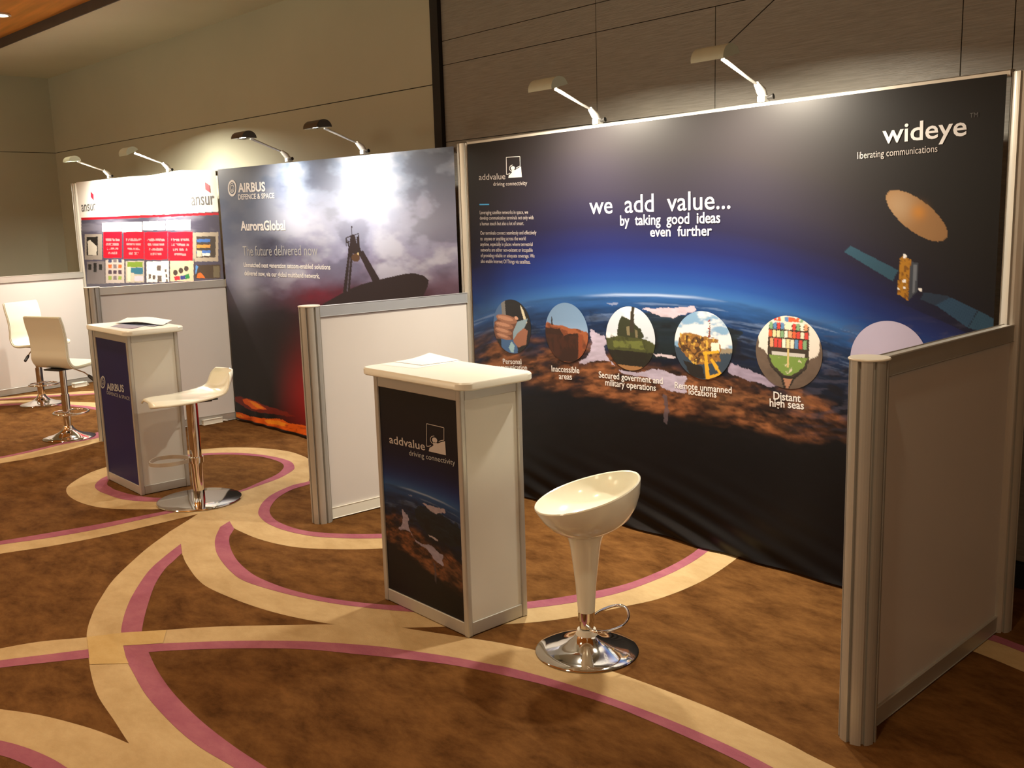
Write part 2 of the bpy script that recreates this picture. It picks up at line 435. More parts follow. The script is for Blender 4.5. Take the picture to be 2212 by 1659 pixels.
# ring under the far counter
ro = [(223, 1011), (184, 1026), (152, 1045.6), (143, 1058.6), (152, 1074), (184, 1089), (239, 1098.7), (347, 1100), (440, 1094), (530, 1078), (600, 1058), (650, 1035), (672, 1012), (668, 994), (654, 985), (620, 974.6), (563, 968), (496, 966.7), (439, 970.5), (370, 977), (290, 992)]
rb = [(228, 1030), (214, 1038), (206, 1046.7), (206, 1054), (214, 1061), (228, 1067), (271, 1080), (347, 1084), (440, 1078), (518, 1063), (563, 1048), (604, 1033), (631, 1017.5), (636, 1008.5), (627, 997), (597, 988), (552, 981), (496, 978), (439, 980), (370, 987), (290, 1005)]
ri = [(250, 1028), (240, 1034), (233, 1040), (232, 1047.7), (240, 1053), (250, 1058.6), (293, 1070.5), (352, 1076), (440, 1073), (513, 1061), (563, 1041), (597, 1025.5), (611, 1013), (612, 1004), (600, 996.5), (575, 989), (552, 985.4), (496, 982), (439, 984), (370, 992), (300, 1010)]
def loop(P):
    P = np.array(catmull([on_floor(*p) for p in P], 6, True)); return np.vstack([P, P[:1]])
lo_, lb_, li_ = loop(ro), loop(rb), loop(ri)
_lay[0] += 1; strip(fl, lo_, lb_, ZB + _lay[0] * 0.00003, 1); strip(fl, lb_, li_, ZM + _lay[0] * 0.00003, 2)
# straight-ish band at the left
band([(-150, 1222), (0, 1196.4), (108.5, 1180), (217, 1159.5), (325.5, 1135), (430, 1109.6), (520, 1085)],
     [(-150, 1200), (0, 1177), (108.5, 1161.7), (217, 1142), (325.5, 1118), (380, 1106), (440, 1092)],
     [(-150, 1191), (0, 1169), (108.5, 1151), (217, 1132), (325.5, 1110.7), (369, 1102), (420, 1090)])
# band turning round the middle partition post
band([(505, 1141), (518, 1147.5), (552, 1162), (597, 1174.6), (654, 1183.7), (744, 1187), (823, 1185), (900, 1178), (980, 1160)],
     [(590, 1067), (568, 1085), (557.8, 1106), (563.4, 1119), (581.5, 1133), (620, 1147.5), (676.5, 1158.8), (744, 1163), (823, 1163), (900, 1158), (980, 1142)])
strip(fl, edge([(700, 1026), (667, 1040), (631, 1049), (590.6, 1067), (568, 1085), (557.8, 1106), (563.4, 1119), (581.5, 1133), (620, 1147.5), (676.5, 1158.8), (744, 1163), (823, 1163), (900, 1158), (980, 1142)], 110),
      edge([(700, 1034), (667, 1047), (631, 1058), (600, 1076), (584, 1097), (585, 1112.5), (602, 1128), (642, 1143), (688, 1150.5), (756, 1154), (823, 1153.6), (900, 1148), (980, 1132)], 110), ZM + 0.0006, 2)
patch([(347, 1090), (347, 1100), (400, 1100), (429, 1109.5), (403, 1126), (364, 1150), (391, 1176), (394, 1200), (464, 1178), (473, 1144), (495, 1127), (505, 1141), (552, 1162), (597, 1174), (620, 1147), (581, 1133), (563, 1119), (558, 1106), (568, 1085), (590, 1067), (631, 1049), (667, 1040), (672, 1012), (640, 1009), (631, 1018), (604, 1033), (563, 1048), (518, 1064), (440, 1079)], 1, ZB)
# golden tint where two bands cross
patch([(188, 1377), (263, 1367.5), (318, 1364), (360, 1361.5), (352, 1390), (300, 1393.5), (266, 1395.5), (272, 1421), (278, 1434), (194, 1436), (191, 1403)], 3, ZM + .0005)
# far left bands
band([(-60, 862), (10.6, 857.8), (66, 852.5), (112.7, 851), (166, 846), (201.5, 844.5), (250, 841)],
     [(-60, 865.5), (10.6, 861), (66, 856.5), (112.7, 854), (166, 851.5), (201.5, 849.5), (250, 846)],
     [(-60, 868), (10.6, 863), (66, 859), (112.7, 857), (166, 854.5), (201.5, 852), (250, 848)])
band([(-60, 867), (10.6, 865.7), (53, 865), (93, 864), (164, 868.4), (204, 869.7), (260, 874)],
     [(-60, 874), (10.6, 872.4), (53, 871), (93, 870.4), (164, 875), (204, 879.7), (260, 890)],
     [(-60, 878), (10.6, 876.4), (53, 874.4), (93, 874), (164, 879), (204, 885), (260, 897)])
band([(-60, 1010), (0, 1001), (66, 990), (132.6, 975.8), (192, 960.5), (215, 955), (250, 947)],
     [(-60, 998), (0, 990.4), (66, 977), (132.6, 961), (199, 949), (250, 938)],
     [(-60, 994), (0, 987), (66, 973), (132.6, 957), (199, 937), (250, 925)])
# band beyond the right-hand partition
band([(2040, 1388), (2090, 1403), (2150, 1426), (2212, 1452), (2320, 1495)], [(2060, 1362), (2130, 1381), (2170, 1394), (2212, 1410), (2320, 1448)], [(2070, 1352), (2137, 1369), (2172, 1381), (2212, 1396), (2320, 1430)])
for f in fl.faces:
    f.normal_update()
    if f.normal.z < 0: f.normal_flip()
struct('floor', fl, [M['c_brown'], M['c_beige'], M['c_mauve'], M['c_gold']], fix=False)

# plastered wall behind the two far stands, one horizontal joint
corner = _hit(103, 167, np.array([-math.sin(TR), math.cos(TR), 0]), np.dot([-math.sin(TR), math.cos(TR), 0], [PX, PY, 0]))
XL = float((corner - np.array([PX, PY, 0])) @ np.array([math.cos(TR), math.sin(TR), 0])) + PX
def rbox(bm, x0, x1, y0, y1, z0, z1, mi=0):
    r = bmesh.ops.create_cube(bm, size=1)
    for v in r['verts']:
        q = room((x0 + x1) / 2 + v.co.x * (x1 - x0), (y0 + y1) / 2 + v.co.y * (y1 - y0), (z0 + z1) / 2 + v.co.z * (z1 - z0)); v.co = q
    for f in {f for v in r['verts'] for f in v.link_faces}: f.material_index = mi
bm = bmesh.new()
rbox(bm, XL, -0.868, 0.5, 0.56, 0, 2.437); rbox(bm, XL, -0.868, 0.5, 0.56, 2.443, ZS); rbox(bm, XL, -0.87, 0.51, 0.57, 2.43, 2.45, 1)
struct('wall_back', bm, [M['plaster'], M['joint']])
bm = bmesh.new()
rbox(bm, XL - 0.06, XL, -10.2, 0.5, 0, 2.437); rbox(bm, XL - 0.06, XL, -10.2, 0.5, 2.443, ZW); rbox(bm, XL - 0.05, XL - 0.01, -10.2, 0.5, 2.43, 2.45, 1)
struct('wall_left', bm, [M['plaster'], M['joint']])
# veneered wall behind the near stand: separate boards with open joints
bm = bmesh.new()
xs = [-0.79, 0.570, 1.365, 2.57, 2.772, 3.98, 4.78, 5.99, 7.2]; zs = [0.11, 2.064, 2.547, 2.697, ZS]
for i in range(len(xs) - 1):
    for j in range(len(zs) - 1):
        if i == 2 and j >= 2: continue
        box(bm, xs[i] + .0022, xs[i + (2 if i == 1 and j >= 2 else 1)] - .0022, 0.5, 0.52, zs[j] + .002, zs[j + 1] - .002, 0.0)
box(bm, -0.79, 7.2, 0.515, 0.56, 0, ZS, 0, 1)
struct('wall_back_right', bm, [M['wall_panel'], M['joint']])
struct('baseboard_back', B(-0.79, 7.2, 0.485, 0.5, 0, 0.1, 0.003), M['joint'])
struct('trim_1', B(-0.87, -0.79, 0.47, 0.56, 0, ZS), M['joint'])
struct('wall_right', B(7.2, 7.26, -9.6, 0.56, 0, ZW), M['dark_wall'])
struct('wall_front', B(-9, 7.26, -9.66, -9.6, 0, ZW), M['dark_wall'])
# soffit with its dark edge, timber ceiling beyond
e0 = on_floor(0, 104, ZS); e1 = on_floor(258, 0, ZS); sl = (e1[1] - e0[1]) / (e1[0] - e0[0])
ey = lambda x: e0[1] + sl * (x - e0[0])
bm = bmesh.new()
def prism(bm, pts, z0, z1):
    a = [bm.verts.new((p[0], p[1], z0)) for p in pts]; b = [bm.verts.new((p[0], p[1], z1)) for p in pts]; n = len(pts)
    bm.faces.new(a); bm.faces.new(b)
    for i in range(n): bm.faces.new((a[i], a[(i + 1) % n], b[(i + 1) % n], b[i]))
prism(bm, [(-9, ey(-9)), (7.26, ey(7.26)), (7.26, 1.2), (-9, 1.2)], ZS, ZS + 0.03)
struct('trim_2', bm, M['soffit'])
bm = bmesh.new(); prism(bm, [(-9, ey(-9) - .012), (7.26, ey(7.26) - .012), (7.26, ey(7.26)), (-9, ey(-9))], ZS - 0.004, ZW)
struct('trim_3', bm, mat('dark_grey_trim', (0.05, 0.048, 0.045), 0.6, noise=(6, 0.1)))
struct('ceiling', B(-9, 7.26, -9.66, 1.2, ZW, ZW + 0.05), M['timber'])

dl = on_floor(0, 30, ZW)
t = thing('ceiling_downlight', 'round recessed downlight shining in the orange timber ceiling', 'ceiling light', (dl[0], dl[1], ZW - 0.012))
bm = bmesh.new(); lathe(bm, [(0.075, 0.012), (0.085, 0.0), (0.062, -0.003), (0.055, 0.010)], 40); obj('trim_ring', bm, M['lamp_body'], t, True)
bm = bmesh.new(); lathe(bm, [(0.0, 0.006), (0.056, 0.006), (0.056, 0.008), (0.0, 0.008)], 32); obj('lens', bm, mat('lit_lens', (1, 1, 1), 0.4, emit=((1, 0.86, 0.62), 14.0)), t)
#%%STANDS%%
# ================================================================= shell-scheme stands: frames, printed banners, low partitions
ZT = lambda x: 1.976 + (x - 0.042) / 2.913 * 0.023           # top edge of the near banner
def frame(name, label, base, posts, rails):
    t = thing(name, label, 'exhibition stand', base)
    b = Vector(base)
    for (p, r, z) in posts:
        o = obj('post', post_bm(r, 0, z, p[0] - b.x, p[1] - b.y), M['alu'], t)
    for (a, c, w, h) in rails:
        bm = bmesh.new(); beam(bm, Vector(a) - b, Vector(c) - b, w, h, 0.003); obj('top_rail', bm, M['alu'], t)
    return t
frame('exhibition_stand', 'aluminium frame holding the blue earth banner of the nearest stand, round posts at both ends', (1.5, 0.04, 0),
      [((-0.02, 0.035), 0.05, 1.985), ((3.012, 0.035), 0.05, 2.004)],
      [((0.03, 0.022, ZT(0.03) + 0.005), (2.965, 0.022, ZT(2.965) + 0.004), 0.03, 0.022)])
lf = lambda x, y, z=0: tuple(left(x, y, z))
frame('exhibition_stand', 'aluminium frame behind the stormy sky banner of the middle stand', lf(-1.5, 0.06),
      [(lf(-2.972, 0.05), 0.042, 1.995)], [(lf(-2.93, 0.03, 1.975), lf(-0.08, 0.03, 1.955), 0.03, 0.03)])
frame('exhibition_stand', 'aluminium frame behind the white and red banner of the farthest stand', lf(-4.5, 0.06),
      [(lf(-6.06, 0.03), 0.055, 2.03)], [(lf(-6.0, 0.03, 2.015), lf(-3.02, 0.03, 1.975), 0.03, 0.03)])

def partition(label, F, Wp, h, panel_m, rail_m, base_m, rp=0.054, wall_gap=0.045, zb=0.062, ht=0.055):
    F = np.array([F[0], F[1], 0.0]); Wp = np.array([Wp[0], Wp[1], 0.0]); d = Wp - F; L = np.linalg.norm(d); d = d / L
    t = thing('partition_panel', label, 'partition', tuple(F), 0, 'low white partitions between the stands')
    obj('post', post_bm(rp, 0, h - 0.006), M['alu_side'], t)
    bm = bmesh.new(); lathe(bm, [(0, h - 0.006), (rp * 1.05, h - 0.006), (rp * 1.07, h - 0.003), (rp * 1.03, h), (0, h)], 40); obj('post_cap', bm, M['cap'], t, True)
    a = d * (rp * 0.9); b = d * (L - wall_gap)
    up = np.array([0, 0, 1.0])
    bm = bmesh.new(); beam(bm, a + up * (zb + h - ht) / 2, b + up * (zb + h - ht) / 2, 0.016, h - ht - zb); obj('infill_panel', bm, panel_m, t)
    bm = bmesh.new(); beam(bm, a + up * (h - ht / 2 - 0.008), b + up * (h - ht / 2 - 0.008), 0.036, ht, 0.003); obj('top_rail', bm, rail_m, t)
    bm = bmesh.new(); beam(bm, a + up * (zb / 2 + 0.004), b + up * (zb / 2 + 0.004), 0.032, zb - 0.004, 0.003); obj('bottom_rail', bm, base_m, t)
    return t
HP = 1.15
partition('low white partition with round grooved post right behind the front counter', (-0.03, -1.03), (-0.01, 0.03), HP, M['panel'], M['rail'], M['cap'])
partition('low partition at the right edge of the picture, closest to the viewer', (3.045, -1.04), (3.012, 0.035), HP, M['panel'], M['alu_side'], M['alu_side'])
partition('low white partition behind the far counter with a power strip at its foot', lf(-3.05, -1.02), lf(-2.99, 0.05), HP, M['panel'], M['alu'], M['alu_side'])
partition('low white partition at the far left behind the two white chairs', lf(-5.86, -1.03), lf(-6.05, 0.03), HP, M['panel'], M['alu'], M['alu_side'])

# ---- artwork of the earth seen from space (X, Y are the design's own coordinates)
def earth(X, Y):
    c = Canvas(X, Y, lin((22, 20, 22)))
    yh = np.interp(X, [1000, 1060, 1150, 1240, 1330, 1420, 1500, 1600, 1700, 1800, 1900, 2050, 2250], [690, 668, 648, 638, 634, 635, 640, 654, 675, 702, 735, 800, 900])
    h = yh - Y
    side = np.interp(X, [1010, 1040, 1100, 1500, 1800, 2000, 2175], [0.25, 0.5, 1, 1, 0.85, 0.35, 0.12])[..., None]
    stops = [-5, 8, 28, 60, 100, 150, 220, 320, 420]
    cols = np.array([lin(q) for q in [(52, 102, 160), (44, 92, 158), (28, 68, 140), (20, 46, 118), (19, 28, 82), (24, 23, 52), (33, 30, 43), (33, 30, 33), (28, 26, 27)]])  # last greys carry the lamps' glare, put into the print colour
    sky = np.stack([np.interp(h, stops, cols[:, k]) for k in range(3)], -1)
    side2 = np.where(h[..., None] < 100, np.maximum(side, 0.62), side)
    c.c = sky * side2
    # ground below the horizon
    d = Y - yh
    g = sst(-3, 3, d)
    n = fbm(X / 80, d / 11, 3); n2 = fbm(X / 26, d / 9, 9)
    sea = np.stack([np.interp(d, [0, 14, 40, 80, 140, 220, 330], [q[k] for q in [lin(w) for w in [(48, 94, 154), (36, 80, 138), (24, 60, 110), (17, 39, 75), (12, 23, 44), (8, 11, 20), (5, 6, 9)]]]) for k in range(3)], -1)
    c.put(g, sea * (0.45 + 1.1 * n)[..., None] * np.interp(X, [1000, 1500, 1800, 2150], [0.8, 1, 0.85, 0.7])[..., None])
    c.put(g * sst(.58, .72, fbm(X / 110, d / 7, 33)) * sst(150, 15, d) * .40, lin((126, 150, 190)))
    c.put(g * sst(.45, .62, fbm(X / 60, d / 16, 61)) * sst(30, 60, d) * sst(190, 90, d) * .55, lin((12, 22, 38)))
    # bright limb
    c.put(np.exp(-((Y - yh - 2.5) / 2.6) ** 2) * sst(1240, 1360, X) * sst(1580, 1430, X) * .75, lin((176, 196, 226)))
    # dark green land and the pale lake
    f = lambda P: [(1020 + x / 2.765, 600 + y / 2.765) for x, y in P]
    c.poly(f([(880, 330), (1000, 220), (1200, 215), (1450, 250), (1600, 330), (1580, 460), (1330, 480), (1100, 470), (1000, 420)]), lin((24, 36, 38)), 40, 24, .8)
    c.poly(f([(700, 200), (900, 250), (760, 330), (690, 320)]), lin((14, 26, 44)), 20, 16, .3)
    c.poly(f([(1020, 190), (1150, 178), (1330, 165), (1330, 195), (1200, 240), (1090, 215)]), lin((196, 182, 196)), 16, 14, .9)
    c.poly(f([(860, 165), (800, 150), (880, 145)]), lin((150, 160, 190)), 10, 10, .6)
    # mountains with evening light
    yc = np.interp(X, [1000, 1150, 1300, 1400, 1640, 1800, 2000], [762, 778, 800, 830, 872, 915, 960])
    am = np.interp(X, [1010, 1080, 1180, 1720, 1830, 1950], [.55, .8, 1, .95, .45, .1])
    wd = np.interp(X, [1000, 1300, 1640, 1900], [40, 58, 60, 50])
    w1 = fbm(X / 52, d / 20, 41, 6); w2 = fbm(X / 13, d / 6, 77, 5); w3 = fbm(X / 60, d / 40, 19)
    loc = np.exp(-((Y - yc) / wd) ** 2) * am
    cover = sst(.26, .60, loc * (.15 + 1.5 * w1)) * sst(15, 40, d) * (.25 + .75 * sst(.34, .56, fbm(X / 90, Y / 34, 71)))
    sh = np.clip((w2 * .6 + w1 * .6 - .36) * 2.2, 0, 1)[..., None]
    brown = lin((36, 23, 20)) * (1 - sh) + lin((148, 94, 60)) * sh
    m3 = cover[..., None]; c.c = c.c * (1 - m3) + brown * m3
    c.put(sst(.52, .70, w3 * .5 + w1 * .5) * sst(70, 20, np.abs(Y - yc)) * am * .4, lin((172, 118, 76)))
    c.put(sst(.48, .34, fbm(X / 30, d / 13, 23)) * sst(30, 90, d) * .6, lin((16, 13, 18)))
    c.poly(f([(700, 305), (790, 345), (800, 470), (880, 545), (1000, 560), (1120, 540), (1180, 575), (1270, 590), (1285, 690), (1180, 690), (1090, 610), (900, 570), (840, 500), (740, 500), (640, 515), (720, 440)]), lin((176, 168, 192)), 22, 16)
    c.poly(f([(1540, 505), (1700, 565), (1850, 640), (1780, 655), (1620, 600), (1530, 560)]), lin((150, 140, 165)), 14, 12)
    c.poly(f([(1090, 455), (1220, 465), (1215, 480), (1100, 470)]), lin((190, 180, 190)), 10, 8)
    c.poly(f([(1140, 690), (1160, 700), (1178, 780), (1170, 880), (1150, 860), (1150, 760)]), lin((96, 84, 92)), 8, 8, .8)
    c.put(sst(865, 1000, Y - np.interp(X, [1000, 1500, 1700, 2100], [0, 0, 40, 60])) , lin((3, 4, 10)))
    c.put(sst(.52, .7, fbm(X / 40, Y / 8, 15)) * sst(660, 760, Y) * sst(980, 860, Y) * sst(1650, 1800, X) * .5, lin((70, 70, 90)))
    c.c = c.c * (1 + (0.55 * (fbm(X / 16, d / 6, 51) - .5) + .35 * (fbm(X / 40, d / 12, 53) - .5)) * sst(8, 40, d))[..., None]
    return c.c

# near banner
U0, U1 = 0.042, 2.957
nu, nv = 640, 500
uu = np.linspace(U0, U1, nu); vv = np.linspace(1, 0, nv)
xx, tt = np.meshgrid(uu, vv)
zz = 0.012 + tt * (ZT(xx) - 0.012)
flat = np.stack([xx, np.zeros_like(xx), zz], -1)
Xp, Yp = to_px(flat)
cv = Canvas(Xp, Yp, 0); cv.c = earth(Xp, Yp)
# satellite, its reflector and solar wings
g2 = lambda P: [(1600 + x / 3.606, 380 + y / 3.606) for x, y in P]
ang = math.radians(38)
cv.ell(1981, 466, 80, 33, lin((132, 98, 62)), ang)
cv.put((((Xp - 1945) ** 2 + (Yp - 445) ** 2) < 3600) * (((((Xp - 1981) * math.cos(ang) + (Yp - 466) * math.sin(ang)) / 80) ** 2 + ((-(Xp - 1981) * math.sin(ang) + (Yp - 466) * math.cos(ang)) / 33) ** 2) < 1) * sst(60, 0, np.hypot(Xp - 1945, Yp - 445)), lin((150, 124, 94)))
cv.put(np.exp(-(((Xp - 1985) ** 2 + (Yp - 458) ** 2) / 260.)) * .8, lin((170, 112, 40)))
for P, col in [([(810, 592), (860, 545), (1230, 735), (1185, 820)], (34, 66, 84)), ([(1430, 905), (1620, 935), (1640, 950), (1520, 1010), (1400, 960)], (26, 42, 62)),
               ([(1520, 1005), (1640, 945), (1850, 1045), (1770, 1180)], (32, 62, 88)), ([(1775, 1185), (1855, 1048), (1990, 1120), (1990, 1230), (1900, 1215)], (34, 66, 88))]:
    cv.poly(g2(P), lin(col))
stripes = (np.sin((Xp * 0.82 + Yp * 0.5) * 1.1) > .6)
cv.put(inpoly(Xp, Yp, g2([(1520, 1005), (1640, 945), (1990, 1120), (1990, 1230), (1770, 1185)])) * stripes * .35, lin((20, 46, 74)))
cv.poly(g2([(1330, 665), (1390, 680), (1378, 900), (1305, 970), (1290, 930)]), lin((50, 56, 66)))
cv.poly(g2([(1350, 690), (1372, 695), (1362, 900), (1340, 920)]), lin((92, 98, 108)))
cv.poly(g2([(1245, 640), (1270, 620), (1330, 655), (1305, 970), (1270, 945), (1222, 920), (1235, 760)]), lin((150, 104, 26)), 5, 6)
cv.put(inpoly(Xp, Yp, g2([(1245, 640), (1330, 655), (1305, 970), (1222, 920)])) * sst(.52, .64, fbm(Xp / 5, Yp / 5, 5)) * .8, lin((92, 56, 16)))
for q in [(1280, 625, 4), (1278, 820, 4), (1275, 870, 2.5), (1230, 880, 2.5), (1402, 885, 4)]:
    x, y = g2([q[:2]])[0]; cv.ell(x, y, q[2], q[2], lin((214, 214, 214)))
# folds of the hanging cloth near the floor
fold = np.exp(-zz / 0.13) * sst(.45, .28, zz) * (0.010 * np.sin((zz + xx * .26) * 62 + 1.2 * np.sin(xx * 3.1)) * (np.exp(-((xx - 1.55) / .45) ** 2) + .7 * np.exp(-((xx - .6) / .35) ** 2) + .25) + 0.003 * np.sin(xx * 9 + 2 * np.sin(xx * 2.3)))
cast = 0.0018 * np.sin(xx * 7.3 + zz * 1.2) * np.clip((2.0 - zz) * 2, 0, 1) * np.clip(zz * 3, 0, 1)
P1 = flat.copy(); P1[..., 1] = -np.maximum(fold + 0.010 * np.exp(-zz / .13) * sst(.45, .28, zz), 0) - 0.003 + cast * .4
# hem
hem = sst(0.030, 0.024, zz)
cv.put(hem * .5, lin((22, 23, 28)))
near = grid_mesh('fabric_banner', P1, cv.c, M['banner'])
tag(near, 'wide dark blue banner printed with the earth, a satellite and six round photos', 'banner')

FN = (0, -1, 0)
def line(bm, s, a, b, asc, hit, bold=0.0, nrm=FN, off=0.0046):
    A = hit(*a); Bq = hit(*b); mx, my = (a[0] + b[0]) / 2, (a[1] + b[1]) / 2
    h = hit(mx, my - asc)[2] - hit(mx, my)[2]
    text_bm(bm, s, A, Bq, h, nrm, bold, off=off)
def lettering(name, rows, hit, m, parent, bold=0.0, off=0.0046):
    bm = bmesh.new()
    for (s, a, b, asc) in rows: line(bm, s, a, b, asc, hit, bold, off=off)
    return obj(name, bm, m, parent)
def logo_mark(TL, TR_, BL, hit, m, parent, off=0.0046, w=0.035):
    TL, TR_, BL = map(np.array, (TL, TR_, BL)); du, dv = TR_ - TL, BL - TL
    Q = lambda u, v: hit(*(TL + du * u + dv * v)) + np.array([0, -off, 0])
    bm = bmesh.new()
    def stroke(pts, w):
        for (a, b) in zip(pts[:-1], pts[1:]):
            a = np.array(a, float); b = np.array(b, float); d = b - a; d /= np.linalg.norm(d); n = np.array([-d[1], d[0]]) * w / 2
            flat_poly(bm, [Q(*(a + n)), Q(*(b + n)), Q(*(b - n)), Q(*(a - n))])
    stroke([(0.0, 1.0), (0, 0), (1, 0), (1, .557)], w)
    stroke([(0.0, 1.0), (0.12, 0.99), (0.26, .93)], w)
    stroke([(1, .557), (0.85, .60), (0.70, .67)], w)
    arc = [(0.47 + 0.25 * math.cos(t), .66 + 0.19 * math.sin(t)) for t in np.linspace(math.radians(120), math.radians(265), 10)]
    stroke(arc, w)
    flat_poly(bm, [Q(0.468 + .15 * math.cos(t), .653 + .12 * math.sin(t)) for t in np.linspace(0, 2 * math.pi, 24)[:-1]])
    flat_poly(bm, [Q(*q) for q in [(.128, 1.207), (.17, 1.05), (.30, .97), (.40, .90), (.36, .80), (.46, .74), (.58, .76), (.64, .77), (.85, .67), (1.064, .587), (1.117, 1.21)]])
    return obj('logo_mark', bm, m, parent)

lettering('headline', [('we  add  value...', (1275, 462.5), (1579, 450.5), 39)], on_wall, M['ink_white'], near, 0.003)
lettering('headline', [('by  taking  good  ideas', (1341, 487), (1557, 481), 23)], on_wall, M['ink_white'], near, 0.012)
lettering('headline', [('even  further', (1406, 511), (1539, 508.5), 22)], on_wall, M['ink_white'], near, 0.012)
lettering('logo_lettering', [('addvalue', (1036, 389), (1093, 387), 13)], on_wall, M['ink_soft'], near)
lettering('logo_tagline', [('driving connectivity', (1067, 401.5), (1140, 399.5), 8.5)], on_wall, M['ink_soft'], near, 0.0)
logo_mark((1094.9, 340), (1124.5, 338), (1095.5, 377), on_wall, M['ink_white'], near)
lettering('body_text', [('Leveraging satellite networks in space, we', (1038, 462.9), (1142, 462), 8), ('develop communication terminals not only with', (1038, 474.4), (1154, 473.6), 8), ('a human touch but also a lot of smart.', (1038, 486.8), (1133, 486), 8)], on_wall, M['ink_soft'], near)
lettering('body_text', [           ('Our terminals connect seamlessly and effectively', (1039, 507), (1160, 506), 8), ('to  anyone or anything across the world', (1039, 519.3), (1137, 519), 8), ('anytime, especially in places where terrestrial', (1039, 531.2), (1152, 531.5), 8),
           ('networks are either non-existent or incapable', (1040, 543.3), (1152, 544), 8), ('of providing reliable or adequate coverage. We', (1040, 555.4), (1156, 556.5), 8), ('also enable Internet Of Things via satellites.', (1040, 567.8), (1147, 569.5), 8)], on_wall, M['ink_soft'], near)
bm = bmesh.new(); flat_poly(bm, [on_wall(*q) + np.array([0, -.0046, 0]) for q in [(1037, 440.2), (1058, 440), (1058, 443), (1037, 443.4)]]); obj('accent_dash', bm, M['ink_cyan'], near)
lettering('headline', [('wideye', (1907, 310), (2089, 292), 41)], on_wall, M['ink_white'], near, 0.012)
lettering('tagline', [('liberating communications', (1853, 343.5), (2026, 328), 15)], on_wall, M['ink_soft'], near)
lettering('trade_mark', [('TM', (2096, 254.5), (2114, 252.5), 10)], on_wall, M['ink_dark'], near)
lettering('caption', [('Personal', (1088, 785.5), (1128, 786.5), 11), ('communication', (1073, 797.5), (1140, 799), 10)], on_wall, M['ink_white'], near, 0.012)
lettering('caption', [('Inaccessible', (1193, 802), (1253, 806), 13), ('areas', (1209, 818.5), (1237, 820), 9)], on_wall, M['ink_white'], near, 0.012)
lettering('caption', [('Secured goverment and', (1295, 815), (1433, 829.5), 14), ('military operations', (1309, 832), (1418, 844.5), 14)], on_wall, M['ink_white'], near, 0.012)
lettering('caption', [('Remote unmanned', (1459, 838), (1582, 849.5), 14), ('locations', (1489, 851.5), (1549, 858.5), 14)], on_wall, M['ink_white'], near, 0.012)
lettering('caption', [('Distant', (1672, 862), (1731, 868.5), 17), ('high seas', (1664, 877), (1738, 884), 17)], on_wall, M['ink_white'], near, 0.018)

# round photographs on the banner, painted in unit coordinates (-1..1, y down)
def pic_hand(x, y):
    c = Canvas(x, y, lin((14, 16, 22)))
    c.poly([(-1, -.8), (-.45, -1), (-.35, -.2), (-1, .1)], lin((70, 104, 150))); c.poly([(-.55, -1), (-.5, -.3), (-.3, -.3), (-.35, -1)], lin((120, 120, 120)))
    c.poly([(.45, -.85), (.65, -.6), (.8, -.2), (.72, -.1), (.55, -.5)], lin((210, 205, 180)))
    c.poly([(-.6, .45), (.2, .45), (.3, 1), (-.6, 1)], lin((60, 100, 150)))
    c.poly([(-.95, -.10), (-.6, -.35), (-.2, -.42), (.25, -.35), (.35, -.1), (.2, .1), (.3, .3), (.1, .5), (-.4, .5), (-.9, .5), (-1, .2)], lin((104, 66, 50)), .06, .2)
    for (ex, ey, ew, eh, ea) in [(-.28, -.26, .56, .15, .12), (-.42, -.02, .50, .13, .10), (-.46, .20, .46, .12, .14), (-.46, .40, .40, .10, .16)]:
        c.ell(ex, ey, ew, eh, lin((150, 104, 82)), ea); c.ell(ex - .06, ey - .03, ew * .75, eh * .5, lin((186, 138, 112)), ea)
    c.ell(.25, -.33, .10, .06, lin((206, 160, 136)), .3)
    c.poly([(.2, .15), (.6, .0), (.82, .1), (.75, .6), (.3, .75), (.05, .55)], lin((150, 100, 78)), .05, .2)
    c.poly([(.05, .2), (.3, -.2), (.85, -.35), (.68, -.02), (.3, .22), (.05, .5)], lin((132, 160, 178)))
    c.poly([(-.2, .8), (-.05, .55), (.12, .7), (.05, .98), (-.1, .95)], lin((150, 190, 205)))
    return c.c
def pic_cliff(x, y):
    c = Canvas(x, y, 0); c.c = lin((108, 140, 176)) * (0.9 + .3 * (y + 1)[..., None]) + np.clip(y + .4, 0, 1)[..., None] * .12
    ed = .02 * np.sin(x * 9) - .22 + .1 * (x + .3)
    c.put(y > ed, lin((150, 84, 50)))
    c.put((y > ed) * sst(.5, .62, fbm(x * 5, y * 9, 3)), lin((112, 58, 34)))
    c.poly([(-1, -.12), (-.3, -.1), (-.15, .12), (.2, .02), (.6, .0), (.62, .3), (.5, 1), (-1, 1)], lin((44, 20, 12)), .12, .25)
    c.put(sst(.5, .66, fbm(x * 4, y * 3, 8)) * (y > .1) * .5, lin((72, 34, 20)))
    c.poly([(.55, .0), (.75, 0), (.72, .8), (.58, .9)], lin((132, 66, 38)), .1, .15)
    c.poly([(-.72, -.2), (-.7, -.5), (-.66, -.5), (-.64, -.2)], lin((30, 30, 36)))
    return c.c
